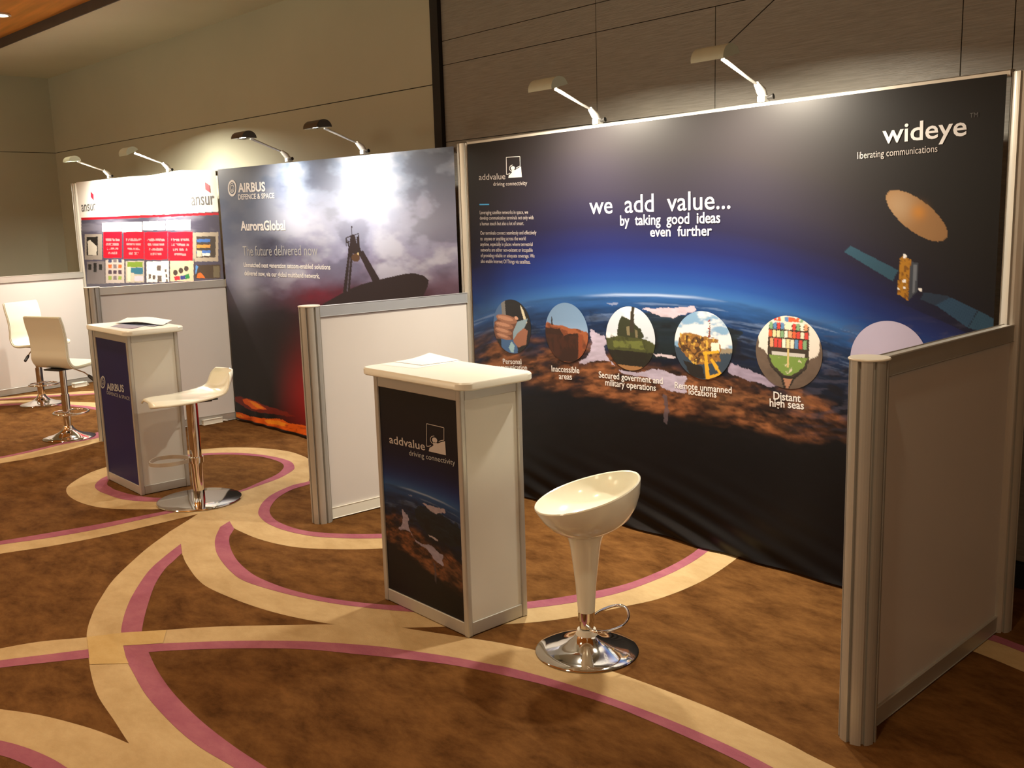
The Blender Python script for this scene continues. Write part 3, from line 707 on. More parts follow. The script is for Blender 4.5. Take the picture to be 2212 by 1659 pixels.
def pic_tank(x, y):
    c = Canvas(x, y, 0); c.c = lin((196, 208, 222)) * np.ones(x.shape + (1,)); c.put(sst(.45, .65, fbm(x * 2, y * 3, 2)), lin((230, 234, 238)))
    c.put(y > .78, lin((150, 110, 70)))
    c.poly([(-.5, -.2), (-.42, -.55), (-.3, -.68), (-.1, -.6), (.15, -.5), (.4, -.35), (.55, -.1), (.4, .1), (-.5, .1)], lin((44, 50, 32)), .12, .15)
    c.poly([(-.02, -.2), (.06, -1), (.18, -1), (.16, -.2)], lin((48, 44, 36)))
    c.poly([(-1, .05), (-.5, -.05), (.6, -.02), (1, .1), (1, .42), (-1, .42)], lin((64, 70, 36)), .05, .1)
    c.poly([(-.7, .1), (.5, .05), (.6, .3), (-.7, .32)], lin((98, 106, 52)), .1, .15)
    c.poly([(-1, .4), (1, .38), (.9, .85), (-.9, .85)], lin((24, 24, 18)), .05, .1)
    c.put(sst(.55, .7, fbm(x * 9, y * 9, 6)) * (y > -.1) * (y < .7) * .5, lin((30, 34, 20)))
    c.poly([(-.15, -.35), (-.02, -.4), (.0, -.1), (-.12, -.1)], lin((120, 112, 84))); c.poly([(.2, -.3), (.3, -.28), (.32, -.05), (.22, -.05)], lin((112, 104, 78)))
    return c.c
def pic_rig(x, y):
    c = Canvas(x, y, 0); c.c = lin((120, 160, 196)) * np.ones(x.shape + (1,)); c.put(sst(.4, .6, fbm(x * 2, y * 4, 12)) * (y < .1), lin((222, 226, 228)))
    c.put(y > .1, lin((44, 62, 80))); c.poly([(.5, .05), (1, .02), (1, .15), (.5, .2)], lin((140, 130, 110)))
    c.poly([(-.8, -.3), (-.4, -.35), (-.1, -.3), (.5, -.2), (.62, .1), (.6, .4), (.1, .55), (-.3, .6), (-.62, .3), (-.85, .1)], lin((140, 98, 46)), .14, .12)
    n = fbm(x * 11, y * 11, 4)
    m = inpoly(x, y, [(-.8, -.3), (.5, -.25), (.62, .4), (-.3, .6), (-.85, .1)])
    c.put(m * sst(.5, .6, n), lin((70, 46, 26))); c.put(m * sst(.6, .7, fbm(x * 13, y * 9, 19)), lin((206, 166, 70)))
    c.poly([(.28, -.1), (.55, -.12), (.58, .12), (.3, .14)], lin((228, 222, 206)))
    for k in range(5): c.poly([(.18, -.75 + k * .11), (.25, -.75 + k * .11), (.25, -.7 + k * .11), (.18, -.7 + k * .11)], lin((150, 50, 40) if k % 2 == 0 else (220, 215, 205)))
    c.poly([(.2, -.25), (.24, -.8), (.27, -.25)], lin((120, 70, 60)))
    for a in [[(.05, .2), (.15, .15), (.25, .98), (.1, .98)], [(.25, .4), (.34, .35), (.68, .8), (.6, .85)], [(.0, .2), (.55, .1), (.56, .18), (.02, .28)], [(.15, .9), (.6, .75), (.62, .82), (.18, .98)]]: c.poly(a, lin((214, 164, 40)), .03, .1)
    c.poly([(-.7, .5), (0, .62), (.1, .98), (-.4, .98)], lin((24, 24, 26)), .06, .1)
    return c.c
def pic_ship(x, y):
    c = Canvas(x, y, 0); c.c = lin((92, 78, 68)) * (0.7 + .6 * fbm(x * 4, y * 5, 7))[..., None]
    c.poly([(-.95, -.5), (-.5, -1), (.5, -1), (.95, -.5), (.9, .0), (.6, .15), (.55, -.3), (-.6, -.3), (-.62, .1), (-.9, -.1)], lin((216, 212, 204)), .1, .15)
    c.poly([(-.62, .1), (.62, .1), (.55, .4), (.2, .72), (.05, 1), (-.12, 1), (-.2, .72), (-.55, .4)], lin((28, 26, 26)))
    c.poly([(-.6, -.75), (.6, -.75), (.62, .2), (.5, .42), (.15, .66), (-.15, .66), (-.5, .42), (-.64, .2)], lin((52, 44, 36)))
    c.poly([(-.58, .1), (.58, .1), (.46, .38), (.12, .62), (-.12, .62), (-.46, .38)], lin((112, 142, 66)), .04, .1)
    c.put(inpoly(x, y, [(-.5, .16), (.5, .16), (0, .6)]) * sst(.58, .68, fbm(x * 9, y * 9, 15)), lin((206, 200, 176)))
    rnd = np.random.RandomState(3); pal = [(206, 90, 54), (226, 214, 190), (196, 62, 56), (86, 130, 176), (226, 206, 160), (120, 160, 120), (214, 150, 110), (236, 228, 212)]
    for (y0, y1, w, n) in [(-.96, -.84, .45, 8), (-.80, -.62, .58, 10), (-.58, -.40, .6, 10), (-.36, -.12, .56, 9)]:
        for k in range(n):
            a = -w + 2 * w * k / n; b = a + 2 * w / n - .02
            c.poly([(a, y0), (b, y0), (b, y1), (a, y1)], lin(pal[rnd.randint(len(pal))]))
    c.poly([(-.5, .0), (.5, .0), (.5, .1), (-.5, .1)], lin((190, 190, 186)))
    c.poly([(-.03, -.1), (.03, -.1), (.03, .42), (-.03, .42)], lin((196, 178, 120)))
    c.poly([(-.14, .72), (.14, .72), (.02, .98), (-.04, .98)], lin((164, 120, 96)))
    return c.c
def pic_dome(x, y):
    c = Canvas(x, y, 0); c.c = lin((176, 170, 196)) * (1.02 - .12 * np.hypot(x + .2, y + .2))[..., None]
    c.put(np.exp(-((x + .6) ** 2 + (y - .05) ** 2) / .02) * .5, lin((214, 186, 186)))
    return c.c
def roundel(cx, cy, rx, ry, fn, nr=46, na=150):
    Cw = on_wall(cx, cy); Ex = on_wall(cx + rx, cy)[0] - on_wall(cx - rx, cy)[0]; Ez = on_wall(cx, cy - ry)[2] - on_wall(cx, cy + ry)[2]
    R = np.linspace(0.0, 1, nr)[:, None]; A = np.linspace(0, 2 * math.pi, na)[None, :]
    x = R * np.cos(A); y = R * np.sin(A)
    xc = (on_wall(cx + rx, cy)[0] + on_wall(cx - rx, cy)[0]) / 2; zc = (on_wall(cx, cy - ry)[2] + on_wall(cx, cy + ry)[2]) / 2
    P = np.stack([xc + x * Ex / 2, np.full_like(x, -0.0048), zc - y * Ez / 2], -1)
    return grid_mesh('photo_roundel', P, fn(x, y), M['photo'], near)
for a in [(1108, 705, 40.5, 58, pic_hand), (1225.8, 718, 46, 64, pic_cliff), (1363.6, 731, 53, 69, pic_tank), (1521, 745.5, 62.5, 73.5, pic_rig), (1706, 761, 72, 79, pic_ship), (1922, 778, 84, 85, pic_dome)]:
    roundel(*a)

# ---- middle banner: stormy sky, dish antenna, flames
nu, nv = 400, 460
us = np.linspace(-2.953, -0.078, nu); vv = np.linspace(1, 0, nv); xs_, tt = np.meshgrid(us, vv)
top = np.interp(xs_, [-2.953, -0.078], [2.0, 1.974]); zz = 0.014 + tt * (top - 0.014)
fold = np.exp(-zz / 0.07) * (0.008 * np.sin(xs_ * 23 + 2 * np.sin(xs_ * 5)) + .008)
yy = -0.003 - np.maximum(fold, 0) * sst(.5, .3, zz) + 0.001 * np.sin(xs_ * 5)
P2 = np.stack([xs_ * math.cos(TH) - yy * math.sin(TH), xs_ * math.sin(TH) + yy * math.cos(TH), zz], -1)
flat2 = np.stack([xs_ * math.cos(TH), xs_ * math.sin(TH), zz], -1)
X, Y = to_px(flat2)
c = Canvas(X, Y, 0)
st = [310, 400, 470, 540, 600, 640, 690, 760, 900]
cl = np.array([lin(q) for q in [(112, 134, 166), (148, 164, 194), (160, 168, 200), (146, 148, 182), (118, 110, 138), (66, 48, 64), (26, 18, 26), (16, 11, 15), (13, 9, 11)]])
yw = Y + (fbm(X / 60, Y / 40, 5) - .5) * 90
c.c = np.stack([np.interp(yw, st, cl[:, k]) for k in range(3)], -1)
dn = fbm(X / 70, Y / 50, 11)
c.put(sst(.50, .70, dn) * sst(660, 560, Y) * .55, lin((206, 214, 232)))
c.put(sst(.50, .34, dn) * sst(660, 560, Y) * .5, lin((62, 66, 92)))
c.put(sst(660, 540, X) * .8 * sst(720, 520, Y), lin((54, 70, 96)))
for (a, b, ra, rb_, k) in [(588, 528, 42, 22, .75), (640, 545, 70, 26, .5), (570, 560, 50, 22, .4), (675, 385, 26, 22, .4), (700, 345, 40, 14, .4)]:
    c.put(np.exp(-(((X - a) / ra) ** 2 + ((Y - b) / rb_) ** 2)) * k * (0.5 + fbm(X / 20, Y / 14, 6)), lin((40, 40, 62)))
for (a, b, ra, rb_, k) in [(790, 410, 70, 60, .5), (690, 470, 60, 40, .35), (530, 590, 30, 60, .4), (880, 480, 90, 50, .25)]:
    c.put(np.exp(-(((X - a) / ra) ** 2 + ((Y - b) / rb_) ** 2)) * k, lin((212, 220, 240)))
c.put(np.exp(-(((X - 690) / 60) ** 2 + ((Y - 640) / 26) ** 2)) * .8 * (0.4 + fbm(X / 18, Y / 14, 8)), lin((110, 26, 48)))
c.put(np.exp(-(((X - 965) / 60) ** 2 + ((Y - 620) / 30) ** 2)) * .5, lin((96, 56, 70)))
c.put(sst(580, 700, X) * np.exp(-((Y - 850) / 85) ** 2) * .95, lin((168, 16, 18)))
c.put(sst(600, 740, X) * sst(940, 720, Y) * sst(640, 720, Y) * .45, lin((110, 14, 20)))
f3 = lambda P: [(440 + x / 3.687, 250 + y / 3.687) for x, y in P]
dish = lin((46, 38, 42))
c.poly(f3([(960, 1495), (1130, 1400), (1250, 1345), (1420, 1300), (1600, 1260), (1680, 1253), (1760, 1275), (1797, 1310), (1785, 1370), (1740, 1460), (1650, 1640), (1400, 1800), (900, 1800), (800, 1650)]), dish)
c.poly(f3([(1155, 1075), (1192, 1090), (1165, 1410), (1112, 1410)]), dish); c.poly(f3([(1165, 1130), (1172, 1130), (1150, 1400), (1142, 1400)]), lin((90, 86, 104)))
c.poly(f3([(1232, 1090), (1270, 1072), (1408, 1310), (1350, 1325)]), dish)
c.poly(f3([(1150, 1065), (1165, 1030), (1172, 950), (1205, 945), (1218, 1010), (1242, 1030), (1257, 1082), (1232, 1102), (1165, 1100)]), dish)
for (a, b, d, e) in [(1138, 970, 1138, 1040), (1236, 935, 1240, 1035), (1138, 972, 1236, 938), (1140, 1010, 1238, 980), (1180, 880, 1183, 950), (1150, 990, 1160, 1060), (1225, 960, 1230, 1040)]:
    c.poly(f3([(a - 4, b), (a + 4, b), (d + 4, e), (d - 4, e)] if abs(a - d) < 40 else [(a, b - 4), (d, e - 4), (d, e + 4), (a, b + 4)]), dish)
x0, y0 = f3([(1214, 1130)])[0]; c.ell(x0, y0, 9, 9, lin((84, 62, 48))); x0, y0 = f3([(1232, 1098)])[0]; c.ell(x0, y0, 2, 3, lin((190, 170, 130)))
f6 = lambda P: [(400 + x / 6.9125, 820 + y / 6.9125) for x, y in P]
org, yel, dred = lin((216, 92, 14)), lin((236, 150, 30)), lin((120, 28, 10))
c.poly(f6([(735, 255), (870, 255), (1130, 365), (1500, 480), (1650, 560), (1300, 520), (1050, 480), (900, 420), (735, 300)]), dred, 12, 16, .8)
c.poly(f6([(865, 300), (930, 285), (1050, 320), (1130, 370), (1230, 440), (1100, 445), (1000, 430), (900, 350)]), org, 6, 10); c.poly(f6([(940, 310), (1040, 340), (1180, 430), (1080, 425)]), yel, 5, 8, .7)
c.poly(f6([(735, 490), (860, 495), (960, 545), (1130, 565), (1420, 590), (1580, 655), (1830, 690), (1900, 720), (2600, 900), (2600, 1300), (1830, 830), (1400, 745), (1000, 650), (735, 610)]), org, 6, 12)
c.poly(f6([(740, 500), (850, 520), (900, 560), (800, 560), (740, 550)]), yel, 6, 8, .8); c.poly(f6([(1180, 600), (1420, 610), (1540, 665), (1500, 690), (1250, 650)]), yel, 6, 8, .8)
c.put(inpoly(X, Y, f6([(735, 520), (1130, 600), (1830, 720), (1830, 830), (735, 620)])) * sst(.5, .66, fbm(X / 9, Y / 5, 3)) * .6, lin((150, 50, 8)))
c.put(sst(.030, .022, zz), lin((10, 9, 10)))
mid = grid_mesh('fabric_banner', P2, c.c, M['banner'])
tag(mid, 'stormy sky banner with a dish antenna and orange flames along its lower edge', 'banner')
lettering('logo_lettering', [('AIRBUS', (516, 414.8), (574.5, 412.7), 20)], on_left, M['ink_white'], mid, 0.03)
lettering('logo_lettering', [('DEFENCE & SPACE', (516, 431), (594, 428), 11.5)], on_left, M['ink_white'], mid, 0.015)
def swirl(cx, cy, rx, ry, hit, m, parent, off):
    bm = bmesh.new(); n = 36
    Q = lambda k, t: hit(cx + rx * k * math.cos(t), cy + ry * k * math.sin(t)) + np.array([0, -off, 0])
    T = np.linspace(0, 2 * math.pi, n + 1)[:-1]
    ring_poly(bm, [Q(1, t) for t in T], [Q(.74, t) for t in T])
    sp = np.linspace(0, 3.6 * math.pi, 60)
    for a, b in zip(sp[:-1], sp[1:]):
        ka, kb = .15 + .42 * a / sp[-1], .15 + .42 * b / sp[-1]
        flat_poly(bm, [Q(ka, a), Q(kb, b), Q(kb + .10, b), Q(ka + .10, a)])
    return obj('logo_mark', bm, m, parent)
swirl(503, 406.5, 9.3, 17.8, on_left, M['ink_white'], mid, 0.0056)
lettering('headline', [('AuroraGlobal', (521.5, 497.5), (618, 496.8), 21)], on_left, M['ink_white'], mid, 0.03)
lettering('headline', [('The future delivered now', (526.5, 552.4), (687.6, 551.6), 22)], on_left, M['ink_silver'], mid, -0.004)
lettering('body_text', [('Unmatched next generation satcom-enabled solutions', (528, 576.5), (715, 582), 10.5), ('delivered now, via our global multiband network.', (529.5, 594.5), (692, 601.5), 10.5)], on_left, M['ink_white'], mid, 0.02)

# ---- far banner: white head, red boxes and product pictures
nu, nv = 340, 420
us = np.linspace(-5.985, -2.992, nu); vv = np.linspace(1, 0, nv); xs_, tt = np.meshgrid(us, vv)
top = np.interp(xs_, [-5.985, -4.6, -4.2, -3.6, -2.992], [2.037, 2.030, 2.018, 2.03, 1.998]); zz = 0.014 + tt * (top - 0.014)
yy = -0.003 + 0.001 * np.sin(xs_ * 6)
P3 = np.stack([xs_ * math.cos(TH) - yy * math.sin(TH), xs_ * math.sin(TH) + yy * math.cos(TH), zz], -1)
X, Y = to_px(np.stack([xs_ * math.cos(TH), xs_ * math.sin(TH), zz], -1))
c = Canvas(X, Y, lin((238, 236, 230)))
fz = lambda P: [(100 + x / 5.2667, 340 + y / 5.2667) for x, y in P]
def quad(x0, y0, x1, y1, col, dy=0): c.poly(fz([(x0, y0 + dy), (x1, y0 - (x1 - x0) * .02), (x1, y1 - (x1 - x0) * .01), (x0, y1 + dy)]), lin(col))
c.poly(fz([(400, 690), (1100, 660), (2100, 610), (2200, 1900), (400, 1900)]), lin((70, 68, 86)))
c.put(inpoly(X, Y, fz([(400, 700), (2100, 630), (2100, 860), (400, 870)])) * sst(.4, .65, fbm(X / 50, Y / 12, 3)) * .6, lin((120, 118, 132)))
c.poly(fz([(400, 686), (1100, 656), (2100, 622), (2100, 648), (1100, 686), (400, 716)]), lin((170, 16, 34)))
for (x0, x1, y0, y1) in [(640, 860, 745, 840), (866, 1094, 738, 850), (1104, 1355, 728, 828), (1364, 1645, 716, 828)]: quad(x0, y0, x1, y1, (240, 240, 240))
for (x0, x1, y0, y1) in [(655, 862, 850, 1145), (882, 1115, 848, 1155), (1122, 1380, 850, 1165), (1388, 1668, 850, 1175)]:
    quad(x0, y0, x1, y1, (196, 12, 38))
    for k in range(4):
        yk = y0 + 75 + k * (y1 - y0) * .17; w = (x1 - x0) * (.38, .36, .30, .24)[k]; xm = (x0 + x1) / 2
        c.put(inpoly(X, Y, fz([(xm - w, yk), (xm + w, yk), (xm + w, yk + 26), (xm - w, yk + 26)])) * .45 * (vnoise(X / 1.6, Y / 4, 4) > .3), lin((240, 170, 170)))
quad(440, 875, 640, 1165, (140, 132, 124)); quad(462, 905, 590, 1115, (24, 22, 22)); c.poly(fz([(470, 960), (500, 940), (580, 1010), (575, 1110), (480, 1110)]), lin((186, 180, 168)), 4, 6)
quad(1672, 855, 1960, 1185, (160, 150, 134)); quad(1712, 900, 1930, 1140, (66, 60, 56))
for k in range(3): quad(1715, 930 + k * 65, 1870, 965 + k * 65, [(66, 104, 170), (196, 136, 66), (70, 110, 180)][k])
quad(1780, 1090, 1870, 1120, (220, 216, 206)); quad(1720, 1060, 1775, 1130, (190, 180, 160))
quad(466, 1185, 680, 1440, (112, 106, 108))
for k in range(3): quad(480 + k * 62, 1215 - (k == 1) * 15, 515 + k * 62, 1280 + (k == 1) * 25, (26, 24, 26))
quad(678, 1165, 890, 1430, (176, 166, 160))
for r, col in enumerate([(60, 66, 96), (216, 92, 44), (66, 50, 66), (128, 150, 66)]):
    for k in range(3): quad(710 + k * 56, 1152 + r * 66, 748 + k * 56, 1195 + r * 66, col if k != 1 or r == 2 else (110, 100, 104))
quad(905, 1180, 1118, 1425, (172, 164, 150)); quad(925, 1190, 1100, 1250, (110, 136, 46)); quad(965, 1255, 1105, 1330, (40, 100, 124)); quad(925, 1245, 962, 1410, (210, 200, 172)); quad(1005, 1350, 1108, 1405, (184, 180, 196)); quad(968, 1315, 1002, 1410, (196, 176, 160))
quad(1145, 1185, 1398, 1420, (228, 224, 216))
for (a, b, w, h) in [(1262, 1230, 45, 60), (1350, 1270, 22, 36), (1170, 1330, 26, 50), (1215, 1340, 30, 46), (1270, 1345, 45, 70), (1360, 1330, 20, 36), (1365, 1385, 20, 30)]: quad(a, b, a + w, b + h, (90, 80, 76))
quad(1410, 1180, 1680, 1410, (200, 180, 152))
for k in range(3):
    a, b = fz([(1472 + k * 62, 1310 - k * 22)])[0]; c.ell(a, b, 5, 6, lin((64, 54, 50)))
c.poly(fz([(1455, 1355), (1520, 1350), (1525, 1395), (1465, 1400)]), lin((206, 34, 52))); c.poly(fz([(1525, 1350), (1580, 1340), (1590, 1385), (1530, 1392)]), lin((44, 56, 120))); c.poly(fz([(1580, 1335), (1625, 1322), (1640, 1375), (1592, 1386)]), lin((34, 120, 66)))
quad(1700, 1225, 1985, 1380, (66, 54, 44)); c.poly(fz([(1705, 1225), (1735, 1235), (1712, 1320), (1700, 1330)]), lin((80, 130, 190))); c.poly(fz([(1715, 1370), (1730, 1320), (1760, 1310), (1800, 1350), (1810, 1375)]), lin((220, 100, 40))); quad(1905, 1235, 1975, 1365, (100, 92, 74))
for xk in (672, 896, 1135, 1402, 1688): c.put(inpoly(X, Y, fz([(xk - 8, 1150), (xk + 6, 1150), (xk + 12, 1430), (xk - 2, 1430)])) * .6, lin((60, 52, 60)))
c.put(Y > 640, lin((60, 58, 70)))
far = grid_mesh('fabric_banner', P3, c.c, M['banner'])
tag(far, 'brightly lit white banner with red text boxes and product pictures', 'banner')
bm = bmesh.new(); line(bm, 'ansur', (177.5, 457), (208.5, 454), 15, on_left, 0.01); obj('logo_lettering', bm, M['ink_dark'], far)
bm = bmesh.new(); line(bm, 'ansur', (415, 444), (464.5, 441.5), 19, on_left, 0.01); obj('logo_lettering', bm, M['ink_dark'], far)
for P in ([(197, 413.5), (203, 420), (204, 433), (197.5, 426)], [(444, 393.5), (454, 401), (455.5, 416.5), (445, 409)]):
    bm = bmesh.new(); flat_poly(bm, [on_left(*q) + np.array([0, -.0056, 0]) for q in P]); obj('logo_mark', bm, M['ink_red'], far)
#%%FURNITURE%%
# ================================================================= counters
CW, CD, CH = 0.556, 0.306, 0.986
def rounded_rect(w, d, r, n=8):
    P = []
    for (sx, sy, a0) in [(1, 1, 0), (-1, 1, 90), (-1, -1, 180), (1, -1, 270)]:
        for k in range(n + 1):
            a = math.radians(a0 + 90 * k / n); P.append((sx * (w / 2 - r) + r * math.cos(a), sy * (d / 2 - r) + r * math.sin(a)))
    return P
def counter(label, x, y):
    t = thing('display_counter', label, 'counter', (x, y, 0))
    h = CH - 0.03; p = 0.026; w2, d2 = CW / 2, CD / 2
    for sx in (-1, 1):
        for sy in (-1, 1):
            obj('corner_post', B(sx * w2 - (p if sx > 0 else 0), sx * w2 + (0 if sx > 0 else p), sy * d2 - (p if sy > 0 else 0), sy * d2 + (0 if sy > 0 else p), 0, h, 0.006), M['alu_side'], t)
    for nm, z0, z1 in (('base_rail', 0.004, 0.055), ('upper_rail', h - 0.045, h)):
        for (x0, x1, y0, y1) in [(-w2 + p, w2 - p, -d2 + .003, -d2 + .02), (-w2 + p, w2 - p, d2 - .02, d2 - .003), (-w2 + .003, -w2 + .02, -d2 + p, d2 - p), (w2 - .02, w2 - .003, -d2 + p, d2 - p)]:
            obj(nm, B(x0, x1, y0, y1, z0, z1, 0.002), M['alu_side'], t)
    zz0, zz1 = 0.055, h - 0.045
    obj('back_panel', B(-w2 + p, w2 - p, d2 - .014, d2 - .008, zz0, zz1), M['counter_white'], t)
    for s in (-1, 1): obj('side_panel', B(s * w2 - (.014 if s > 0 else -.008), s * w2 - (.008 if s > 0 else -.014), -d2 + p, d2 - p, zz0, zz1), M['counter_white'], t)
    bm = bmesh.new()
    o_ = rounded_rect(CW + .115, CD + .055, 0.05); i_ = rounded_rect(CW + .105, CD + .045, 0.046)
    L = [(i_, h), (o_, h + .005), (o_, CH - .006), (i_, CH)]
    R = [[bm.verts.new((q[0], q[1] + .0, z)) for q in P] for P, z in L]; n = len(o_)
    for a, b in zip(R[:-1], R[1:]):
        for k in range(n): bm.faces.new((a[k], a[(k + 1) % n], b[(k + 1) % n], b[k]))
    bm.faces.new(R[0]); bm.faces.new(R[-1])
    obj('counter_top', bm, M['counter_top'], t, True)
    return t, (-w2 + p, w2 - p, zz0, zz1, -d2 + 0.008)
AX, AY = 1.394, -1.268
ca, (gx0, gx1, gz0, gz1, gy) = counter('white topped counter with the blue earth print, nearest to the viewer', AX, AY)
def board(parent, paint, nu, nv):
    u = np.linspace(0, 1, nu); v = np.linspace(0, 1, nv); U, V = np.meshgrid(u, v)
    P = np.stack([gx0 + U * (gx1 - gx0), np.full_like(U, gy), gz1 - V * (gz1 - gz0)], -1)
    return grid_mesh('front_graphic', P, paint(U, V), M['board_print'], parent)
def paint_a(U, V):
    Xa = 1180 + U * 400; Ya = 634 + (V - 0.455) * 690 - U * 8
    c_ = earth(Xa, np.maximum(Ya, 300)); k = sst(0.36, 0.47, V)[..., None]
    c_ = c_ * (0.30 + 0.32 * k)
    return c_
ga = board(ca, paint_a, 220, 380)
def on_board(yf):
    return lambda px, py: on_wall(px, py, yf) 
def local(o, root):      # lettering was laid out in world space: bring it into its counter's frame
    o.data.transform(Matrix.Translation(-Vector(root.location)))
ha = on_board(AY + gy)
for o in (lettering('logo_lettering', [('addvalue', (842, 956.5), (919, 972.8), 17)], ha, M['ink_soft'], ga, 0.008, off=.0015),
          lettering('logo_tagline', [('driving connectivity', (884.5, 983), (984, 1005), 11)], ha, M['ink_silver'], ga, 0.0, off=.0015),
          logo_mark((922, 915), (959.6, 923.7), (922, 963.5), ha, M['ink_soft'], ga, .0015, .028)): local(o, ca)
BX, BY = -1.545, -1.366
cb, _g = counter('white topped counter with a plain navy front, standing before the middle stand', BX, BY)
gb = board(cb, lambda U, V: np.ones(U.shape + (1,)) * lin((26, 28, 84)) * (0.9 + .2 * fbm(U * 3, V * 5, 2))[..., None], 20, 30)
hb = on_board(BY + gy)
for o in (lettering('logo_lettering', [('AIRBUS', (231.5, 842), (269, 847), 15)], hb, M['ink_silver'], gb, 0.03, off=.0015),
          lettering('logo_lettering', [('DEFENCE & SPACE', (231.5, 851), (281, 865), 7)], hb, M['ink_silver'], gb, 0.0, off=.0015),
          swirl(222.5, 825.5, 5.5, 13.5, hb, M['ink_silver'], gb, .0015)): local(o, cb)

def sheet(name, label, cat, P4, lift, m, n=10, group=None, z0=0.0):
    """thin sheet over a quad of floor-plan points, one corner or edge lifted"""
    P4 = [np.array([p[0], p[1]]) for p in P4]; bm = bmesh.new(); G = []
    for i in range(n + 1):
        row = []
        for j in range(n + 1):
            u, v = i / n, j / n
            q = P4[0] * (1 - u) * (1 - v) + P4[1] * u * (1 - v) + P4[2] * u * v + P4[3] * (1 - u) * v
            row.append(bm.verts.new((q[0], q[1], CH + 0.0006 + z0 + lift(u, v))))
        G.append(row)
    for i in range(n):
        for j in range(n): bm.faces.new((G[i][j], G[i + 1][j], G[i + 1][j + 1], G[i][j + 1]))
    top = list(bm.faces)
    for f in top:
        f.normal_update()
        if f.normal.z < 0: f.normal_flip()
    lo = {v: bm.verts.new(v.co - Vector((0, 0, .0005))) for v in list(bm.verts)}
    for f in top: bm.faces.new([lo[v] for v in reversed(f.verts)])
    o = obj(name, bm, m, None, False, fix=False)
    return tag(o, label, cat, group)
fz_ = lambda px, py: on_floor(px, py, CH)[:2]
sheet('paper_sheet', 'white paper lying flat on the front counter under a curled sheet', 'paper', [fz_(824, 788), fz_(899, 796), fz_(996, 780), fz_(930, 771)], lambda u, v: 0.0, M['paper'])
sheet('paper_sheet', 'white paper with a curled up corner on top of the front counter', 'paper', [fz_(852, 782), fz_(912, 790), fz_(993, 779), fz_(928, 770)], lambda u, v: 0.0016 + 0.028 * max(0, v - .35) ** 1.6 * (1 - u), M['paper'])
sheet('brochure', 'dark navy brochure at the front edge of the far counter', 'brochure', [fz_(238, 706), fz_(285, 711), fz_(318, 703), fz_(270, 697)], lambda u, v: 0.001, M['navy_paper'])
sheet('paper_sheet', 'white printed page poking out under the navy brochure', 'paper', [fz_(232, 708), fz_(248, 712), fz_(300, 704), fz_(283, 700)], lambda u, v: 0.0, M['paper'])
sheet('brochure', 'dark brochure lying below the open white magazine on the far counter', 'brochure', [fz_(290, 702), fz_(332, 706), fz_(362, 699), fz_(318, 694)], lambda u, v: 0.0022, M['navy_paper'])
sheet('magazine', 'open white magazine with curling pages on the far counter', 'magazine', [fz_(250, 699), fz_(352, 704), fz_(372, 695), fz_(275, 690)], lambda u, v: 0.0045 + 0.012 * math.sin(math.pi * u) ** 2 + .006 * v, M['paper'])

# ================================================================= stools
TRUMPET = [(0, 0.001), (0.186, 0.001), (0.188, 0.005), (0.183, 0.010), (0.150, 0.017), (0.110, 0.028), (0.075, 0.044), (0.050, 0.062), (0.036, 0.082), (0.031, 0.095), (0, 0.095)]
def bowl_stool(x, y):
    t = thing('bar_stool', 'white tulip bar stool with a tilted bowl seat on a chrome trumpet base', 'stool', (x, y, 0))
    bm = bmesh.new(); lathe(bm, [(r, z * 0.86) for r, z in TRUMPET], 64); obj('base', bm, M['chrome'], t, True)
    bm = bmesh.new(); lathe(bm, [(0.0, .066), (0.040, .060), (0.0405, .066), (0.035, .078), (0.034, .084), (0.0, .084)], 40); obj('base_collar', bm, M['cap'], t, True)
    bm = bmesh.new(); lathe(bm, [(0, .09), (0.026, .09), (0.026, .118), (0.031, .120), (0.031, .152), (0, .152)], 40); obj('chrome_sleeve', bm, M['chrome'], t, True)
    bm = bmesh.new(); lathe(bm, [(0, .148), (0.0300, .148), (0.0325, .18), (0.038, .26), (0.047, .34), (0.0545, .40), (0.062, .43), (0.076, .455), (0.090, .470), (0, .470)], 48); obj('column', bm, M['gloss_white'], t, True)
    # bowl seat, tilted up towards the right-hand side
    prof = [(0, -.135), (.045, -.134), (.085, -.124), (.120, -.106), (.150, -.078), (.172, -.042), (.184, -.008), (.187, .004), (.185, .008), (.180, .006), (.174, -.012), (.155, -.042), (.125, -.066), (.085, -.082), (.040, -.089), (0, -.090)]
    bm = bmesh.new(); lathe(bm, prof, 72)
    ax = Vector((0.667, 0.745, 0)); rot = Matrix.Rotation(math.radians(15), 4, Vector((0, 0, 1)).cross(ax) * -1)
    # stretch the bowl a little along the tilt direction
    for v in bm.verts:
        k = v.co.dot(ax); up = max(0, k / .187)
        v.co.z += 0.008 * up * up * (1 if v.co.z > -.08 else .3)
    bm.transform(Matrix.Translation((0.008, 0.009, 0.588)) @ rot @ Matrix.Diagonal((1.05, 1.05, 1.06, 1)))
    obj('seat', bm, M['gloss_white'], t, True)
    zf = 0.128
    pts = [on_floor(*q, zf) - np.array([x, y, 0]) for q in [(1283, 1329), (1300, 1318), (1325, 1309), (1345, 1309), (1356, 1319), (1357, 1336), (1345, 1351), (1322, 1361), (1297, 1366), (1280, 1362), (1268, 1352)]]
    bm = bmesh.new(); tube(bm, [Vector(p) for p in catmull(pts, 6)], 0.0055, 10); obj('footrest', bm, M['chrome'], t, True)
    return t
bowl_stool(2.059, -1.18)

